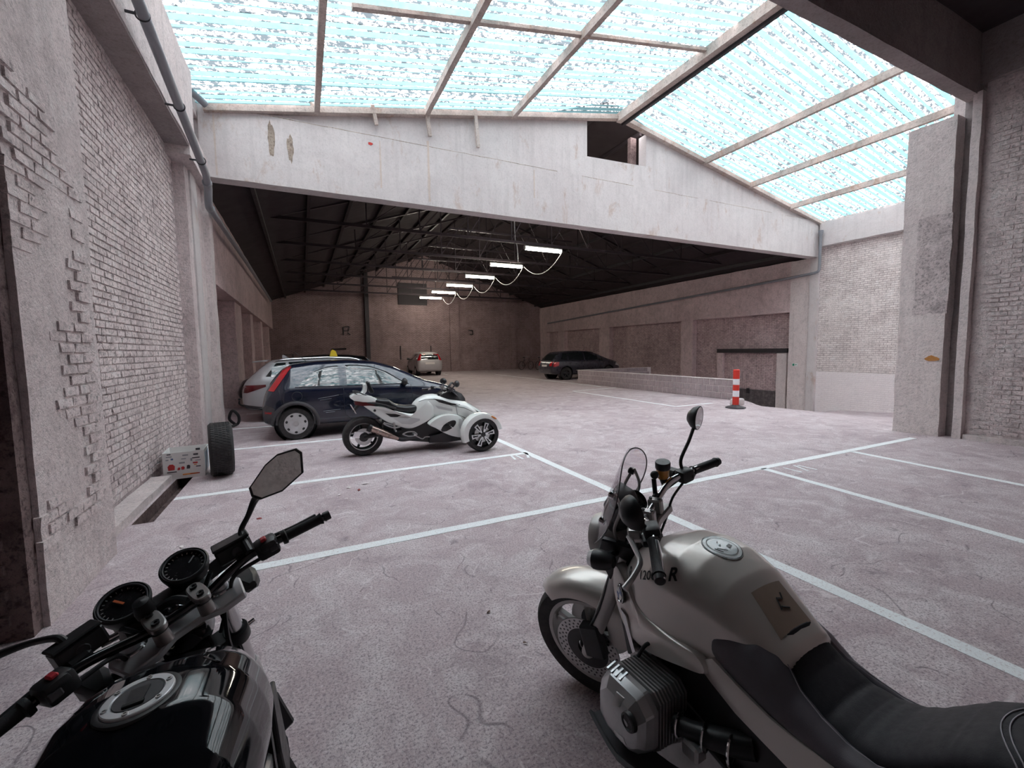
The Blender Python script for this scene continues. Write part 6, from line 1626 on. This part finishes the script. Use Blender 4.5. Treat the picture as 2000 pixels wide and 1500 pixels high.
# shrouds, radiator, engine, frame, seat, rear
for s in (-1, 1):
    MB().prism([(.31, .765), (.385, .76), (.40, .52), (.30, .46), (.28, .62)], (0, s * .198, 0), (1, 0, 0), (0, 0, 1), .014).build('radiator_shroud', M_black, LB, 0, bevel=.004)
    MB().prism([(.20, .66), (.29, .63), (.29, .60), (.10, .56), (-.12, .56), (-.16, .62), (.0, .64)], (0, s * .165, 0), (1, 0, 0), (0, 0, 1), .035).build('frame_beam', M_alu, LB, 30, bevel=.008)
    MB().prism([(.10, .60), (.24, .60), (.22, .42), (.08, .40)], (0, s * .17, 0), (1, 0, 0), (0, 0, 1), .06).build('engine_side', M_engine, LB, 30, bevel=.012)
    MB().cyl((-.28, s * .14, .30), (-.28, s * .30, .30), .014, .012, 12).build('footrest', M_black, LB)
    MB().prism([(-.28, .58), (-.10, .62), (-.12, .74), (-.34, .78), (-.55, .80), (-.5, .68)], (0, s * .13, 0), (1, 0, 0), (0, 0, 1), .03).build('side_cover', M_blkgloss, LB, 30, bevel=.01)
MB().box((.40, 0, .60), (.05, .34, .30), Matrix.Rotation(.2, 3, 'Y')).build('radiator', M_black, LB, 0, bevel=.008)
MB().loft([[(x, y * w, z) for y, z in ((-1, lo), (-1, hi), (1, hi), (1, lo))] for x, w, lo, hi in ((-.35, .12, .25, .52), (-.1, .17, .2, .58), (.2, .18, .22, .6), (.34, .13, .3, .56))]).build('engine', M_engine, LB, 30, bevel=.02)
MB().loft([[(x, y * .10, z) for y, z in ((-1, z0 - h_), (-1, z0 + h_), (1, z0 + h_), (1, z0 - h_))] for x, z0, h_ in ((-.25, .40, .07), (-.5, .34, .05), (-.71, .30, .04))]).build('swing_arm', M_alu, LB, 30)
bike_wheel(LB, fn_id, -.71, .30, .17, 3, M_wheelblk, 'rear_wheel')
seat_loft([(-.88, .88, .09), (-.75, .885, .12), (-.62, .87, .13), (-.54, .83, .14), (-.45, .79, .15), (-.35, .785, .14), (-.26, .80, .10)], drop=.10).build('seat', M_seat, LB, 60, sub=1)
curve_tube(MB(), [(.33, -.10, .36), (.30, -.12, .22), (.05, -.12, .16), (-.3, -.13, .18), (-.45, -.17, .24)], .022, 12).build('exhaust_header', M_fork, LB)
curve_tube(MB(), [(-.42, -.16, .23), (-.55, -.20, .30), (-.75, -.21, .38), (-.95, -.22, .45)], [.03, .055, .06, .055], 18).build('silencer', M_alu, LB)
MB().loft([[(x, y * w, z) for y, z in ((-1, lo), (-.8, hi), (.8, hi), (1, lo))] for x, w, lo, hi in ((-.82, .10, .78, .88), (-.95, .08, .82, .90), (-1.02, .05, .85, .89))]).build('tail', M_blkgloss, LB, 30, bevel=.01)
MB().tube([(-.10, .12, .22), (-.05, .24, .03)], .013, 8).box((-.045, .255, .026), (.06, .03, .02)).build('side_stand', M_black, LB)
# ------------------------------------------------------------------ tyre, carton, bollard, bicycles, litter
tw = thing('car_tyre', 'loose wide black car tyre standing upright beside the white carton', 'tyre', (-1.03, 6.80, 0), R(10))
r, w = .345, .265
MB().lathe([(.22, -w * .42), (.27, -w * .5), (.32, -w * .5), (.338, -w * .44), (r, -w * .36), (r, w * .36), (.338, w * .44), (.32, w * .5), (.27, w * .5), (.22, w * .42), (.225, w * .3), (.29, w * .4), (.325, 0), (.29, -w * .4), (.225, -w * .3), (.22, -w * .42)], (0, 0, r), (1, 0, 0), 56).build('carcass', M_tyre, tw, 40)
for i, xx in enumerate((-.085, -.04, 0.0, .04, .085)):
    m = MB()
    n = 60
    for k in range(n):
        a = 2 * PI * (k + .5 * (i % 2)) / n; q = V(0, math.cos(a), math.sin(a)); tdir = V(0, -math.sin(a), math.cos(a))
        sk = (.008 if i in (0, 4) else .004)
        m.bar(V(xx - .016, 0, r) + q * (r + .001) - tdir * sk, V(xx + .016, 0, r) + q * (r + .001) + tdir * sk, .024, .010, tuple(q))
    o = m.build('tread_rib', M_tyre, tw, 0); o['kind'] = 'stuff'
# carton
bx = thing('carton', 'open white printed carton against the left wall beside the loose tyre', 'box', (-1.455, 7.03, 0), R(3))
M_card = pm('white card', (.80, .79, .78), .6, 0, .05, 10)
W_, D_, H_ = .43, .42, .345
for nm, c, d in (('front_panel', (0, -D_ / 2, H_ / 2), (W_, .008, H_)), ('back_panel', (0, D_ / 2, H_ / 2), (W_, .008, H_)), ('side_panel', (-W_ / 2, 0, H_ / 2), (.008, D_, H_)), ('side_panel', (W_ / 2, 0, H_ / 2), (.008, D_, H_)), ('bottom_panel', (0, 0, .006), (W_, D_, .008))):
    MB().box(c, d).build(nm, M_card, bx, 0)
I_ = {'red': pm('print red', (.50, .03, .03), .6), 'dark': pm('print dark', (.05, .04, .05), .6), 'grey': pm('print grey', (.32, .33, .36), .6), 'orange': pm('print orange', (.75, .28, .05), .6), 'blue': pm('print blue', (.10, .16, .32), .6)}
def prt(pts, mt, y=-D_ / 2 - .0055, nm='print'):
    MB().prism(pts, (0, y, 0), (1, 0, 0), (0, 0, 1), .003).build(nm, mt, bx, 0)
def rect(x, z, w, h): return [(x - w / 2, z - h / 2), (x + w / 2, z - h / 2), (x + w / 2, z + h / 2), (x - w / 2, z + h / 2)]
prt([(-.165, .12), (-.10, .12), (-.095, .17), (-.115, .195), (-.15, .195), (-.17, .17)], I_['red'], nm='red_jacket_print')
prt([(-.07, .115), (-.045, .115), (-.04, .14), (-.055, .15), (-.07, .135)], I_['red']); prt([(-.03, .115), (.0, .115), (.005, .145), (-.01, .158), (-.03, .15)], I_['red'])
prt([(.025, .12), (.06, .12), (.065, .155), (.05, .17), (.03, .165)], I_['dark'])
for x, z, w, h, c in ((-.13, .095, .10, .012, 'dark'), (-.15, .295, .06, .01, 'grey'), (-.17, .255, .03, .014, 'grey'), (-.12, .262, .025, .02, 'blue'), (.0, .255, .05, .012, 'grey'), (.08, .235, .02, .035, 'grey'), (.13, .30, .05, .02, 'dark'), (.13, .255, .08, .012, 'dark'), (.15, .22, .06, .01, 'grey'), (.12, .19, .05, .018, 'red'), (.15, .14, .05, .012, 'dark'), (.12, .165, .03, .01, 'orange'), (.06, .05, .16, .016, 'orange'), (.11, .05, .10, .012, 'red'), (-.15, .325, .04, .012, 'dark'), (-.02, .205, .06, .02, 'grey'), (.02, .30, .06, .016, 'grey')):
    prt(rect(x, z, w, h), I_[c])
MB().prism(rect(.1, .29, .05, .03), (0, D_ / 2 - .0055, 0), (1, 0, 0), (0, 0, 1), .003).prism(rect(.02, .26, .1, .012), (0, D_ / 2 - .0055, 0), (1, 0, 0), (0, 0, 1), .003).build('inner_print', I_['dark'], bx, 0)
MB().prism([(-.15, .05), (.15, .05), (.15, .3), (-.15, .3)], (W_ / 2 + .0055, 0, 0), (0, 1, 0), (0, 0, 1), .003).build('side_print', pm('print pale blue', (.42, .50, .58), .6), bx, 0)
# bollard
bo = thing('bollard', 'red and white striped plastic bollard at the near end of the block wall', 'bollard', (10.08, 7.56, 0), 0)
M_bred = pm('bollard red', (.62, .035, .02), .5); M_bwhite = pm('bollard white', (.85, .85, .88), .5)
MB().lathe([(.24, 0), (.24, .03), (.10, .07), (.085, .09), (.001, .09)], (0, 0, 0), (0, 0, 1), 8).build('base', M_grey, bo, 0)
zz = [.09, .30, .46, .61, .76, .985]
for i in range(5):
    MB().lathe([(.078, zz[i]), (.078, zz[i + 1])] + ([(.06, zz[i + 1] + .02), (.001, zz[i + 1] + .02)] if i == 4 else []), (0, 0, 0), (0, 0, 1), 20).build('red_band' if i % 2 == 0 else 'white_band', M_bred if i % 2 == 0 else M_bwhite, bo, 40)
st = rough_box((-.16, -.12, 0), (.16, .12, .2), .08, .03, 71)
tag(st.build('stone', M_bay if False else M_gable, None, 40, sub=1), 'whitewashed lump of stone behind the foot of the striped bollard', 'stone').location = (10.52, 7.85, 0)
# bicycles in the far right corner
def bicycle(loc, rz, label):
    b = thing('bicycle', label, 'bicycle', loc, rz, 'bicycles in the far right corner')
    for x in (-.53, .53):
        t = MB().ring((x, 0, .34), (0, 1, 0), .32, .02, 28, 6)
        w_ = t.build('wheel', M_tyre, b, 60); sp = MB()
        for k in range(9):
            a = PI * k / 9; d = V(math.cos(a), 0, math.sin(a)) * .31
            sp.bar(V(x, 0, .34) - d, V(x, 0, .34) + d, .004, .004)
        sp.build('spokes', M_alu, w_, 0)
    MB().tube([(-.53, 0, .34), (-.12, 0, .30), (.35, 0, .80), (-.22, 0, .78), (-.53, 0, .34)], .016, 8).tube([(-.12, 0, .30), (-.25, 0, .95)], .016, 8).build('frame', M_steel, b)
    MB().tube([(.33, 0, .95), (.36, 0, .72), (.53, 0, .34)], .015, 8).build('fork', M_steel, b)
    MB().tube(cr([(.12, -.28, 1.02), (.3, -.15, 1.02), (.33, 0, .98), (.3, .15, 1.02), (.12, .28, 1.02)], 4), .012, 8).build('handlebar', M_alu, b)
    MB().ball((-.26, 0, .97), (.14, .08, .04), 12, 8).build('saddle', M_seat, b)
    MB().tube([(-.12, -.05, .30), (-.05, -.1, .16)], .01, 6).tube([(-.12, .05, .30), (-.19, .1, .44)], .01, 6).lathe([(.09, -.045), (.09, -.04)], (-.12, 0, .3), (0, 1, 0), 16).build('crank', M_steel, b)
bicycle((15.85, 30.3, 0), R(20), 'dark bicycle against the back wall, left one of the two')
bicycle((16.75, 29.6, 0), R(35), 'dark bicycle in the far right corner, right one of the two')
bn = thing('bin', 'low dark bin standing right of the two bicycles', 'bin', (17.35, 29.0, 0))
MB().box((0, 0, .27), (.5, .45, .54), None, 1.1).build('bin_body', M_black, bn, 0, bevel=.02)
MB().box((0, 0, .57), (.58, .52, .06)).build('bin_lid', M_steel, bn, 0, bevel=.02)
# things lying by the pillar at the left
tag(MB().tube(cr([(-1.55, 10.9, .03), (-1.35, 11.1, .06), (-1.3, 10.95, .25), (-1.4, 10.9, .38), (-1.48, 11.0, .2), (-1.4, 11.2, .04)], 5), .03, 8).build('hose', M_black), 'coiled black hose on the floor behind the left pillar', 'hose')
# leaves and paper scraps on the floor
_l = random.Random(3)
M_leafr = pm('dry red leaf', (.28, .05, .05), .8); M_scrap = pm('pale scrap', (.80, .74, .73), .8); M_leafd = pm('dry brown leaf', (.16, .09, .07), .8)
def flat_bit(name, mt, x, y, s, label, cat, group):
    pts = [(s * (.6 + .5 * _l.random()) * math.cos(2 * PI * i / 9), s * .5 * (.6 + .5 * _l.random()) * math.sin(2 * PI * i / 9)) for i in range(9)]
    vs = [(p[0], p[1], .002 + .010 * _l.random()) for p in pts] + [(p[0] * .3, p[1] * .3, .012) for p in pts]
    m = MB(); n = 9
    m.add(vs, [(i, (i + 1) % n, n + (i + 1) % n, n + i) for i in range(n)] + [tuple(range(n, 2 * n))])
    o = tag(m.build(name, mt, None, 40), label, cat, group); o.location = (x, y, .001); o.rotation_euler = (0, 0, _l.uniform(0, 6))
SC = 'pale scrap lying on the concrete left of the middle bay lines'
for x, y, s in ((.42, 5.35, .04), (.30, 5.12, .03), (.62, 5.42, .05), (.36, 4.95, .025), (.85, 4.9, .02), (-.98, 4.35, .035), (.9, 6.3, .03)): flat_bit('paper_scrap', M_scrap, x, y, s, SC, 'scrap', 'pale scraps on the floor')
for x, y, s in ((.52, 5.2, .04), (-.45, 4.75, .03)): flat_bit('leaf', M_leafr, x, y, s, 'small dry red leaf lying on the concrete left of the middle', 'leaf', 'red leaves on the floor')
for x, y, s in ((1.5, 1.9, .02), (.95, 2.35, .016), (1.02, 2.0, .014)): flat_bit('leaf', M_leafd, x, y, s, 'tiny dark leaf bit on the concrete between the two near motorcycles', 'leaf', 'dark leaf bits on the floor')
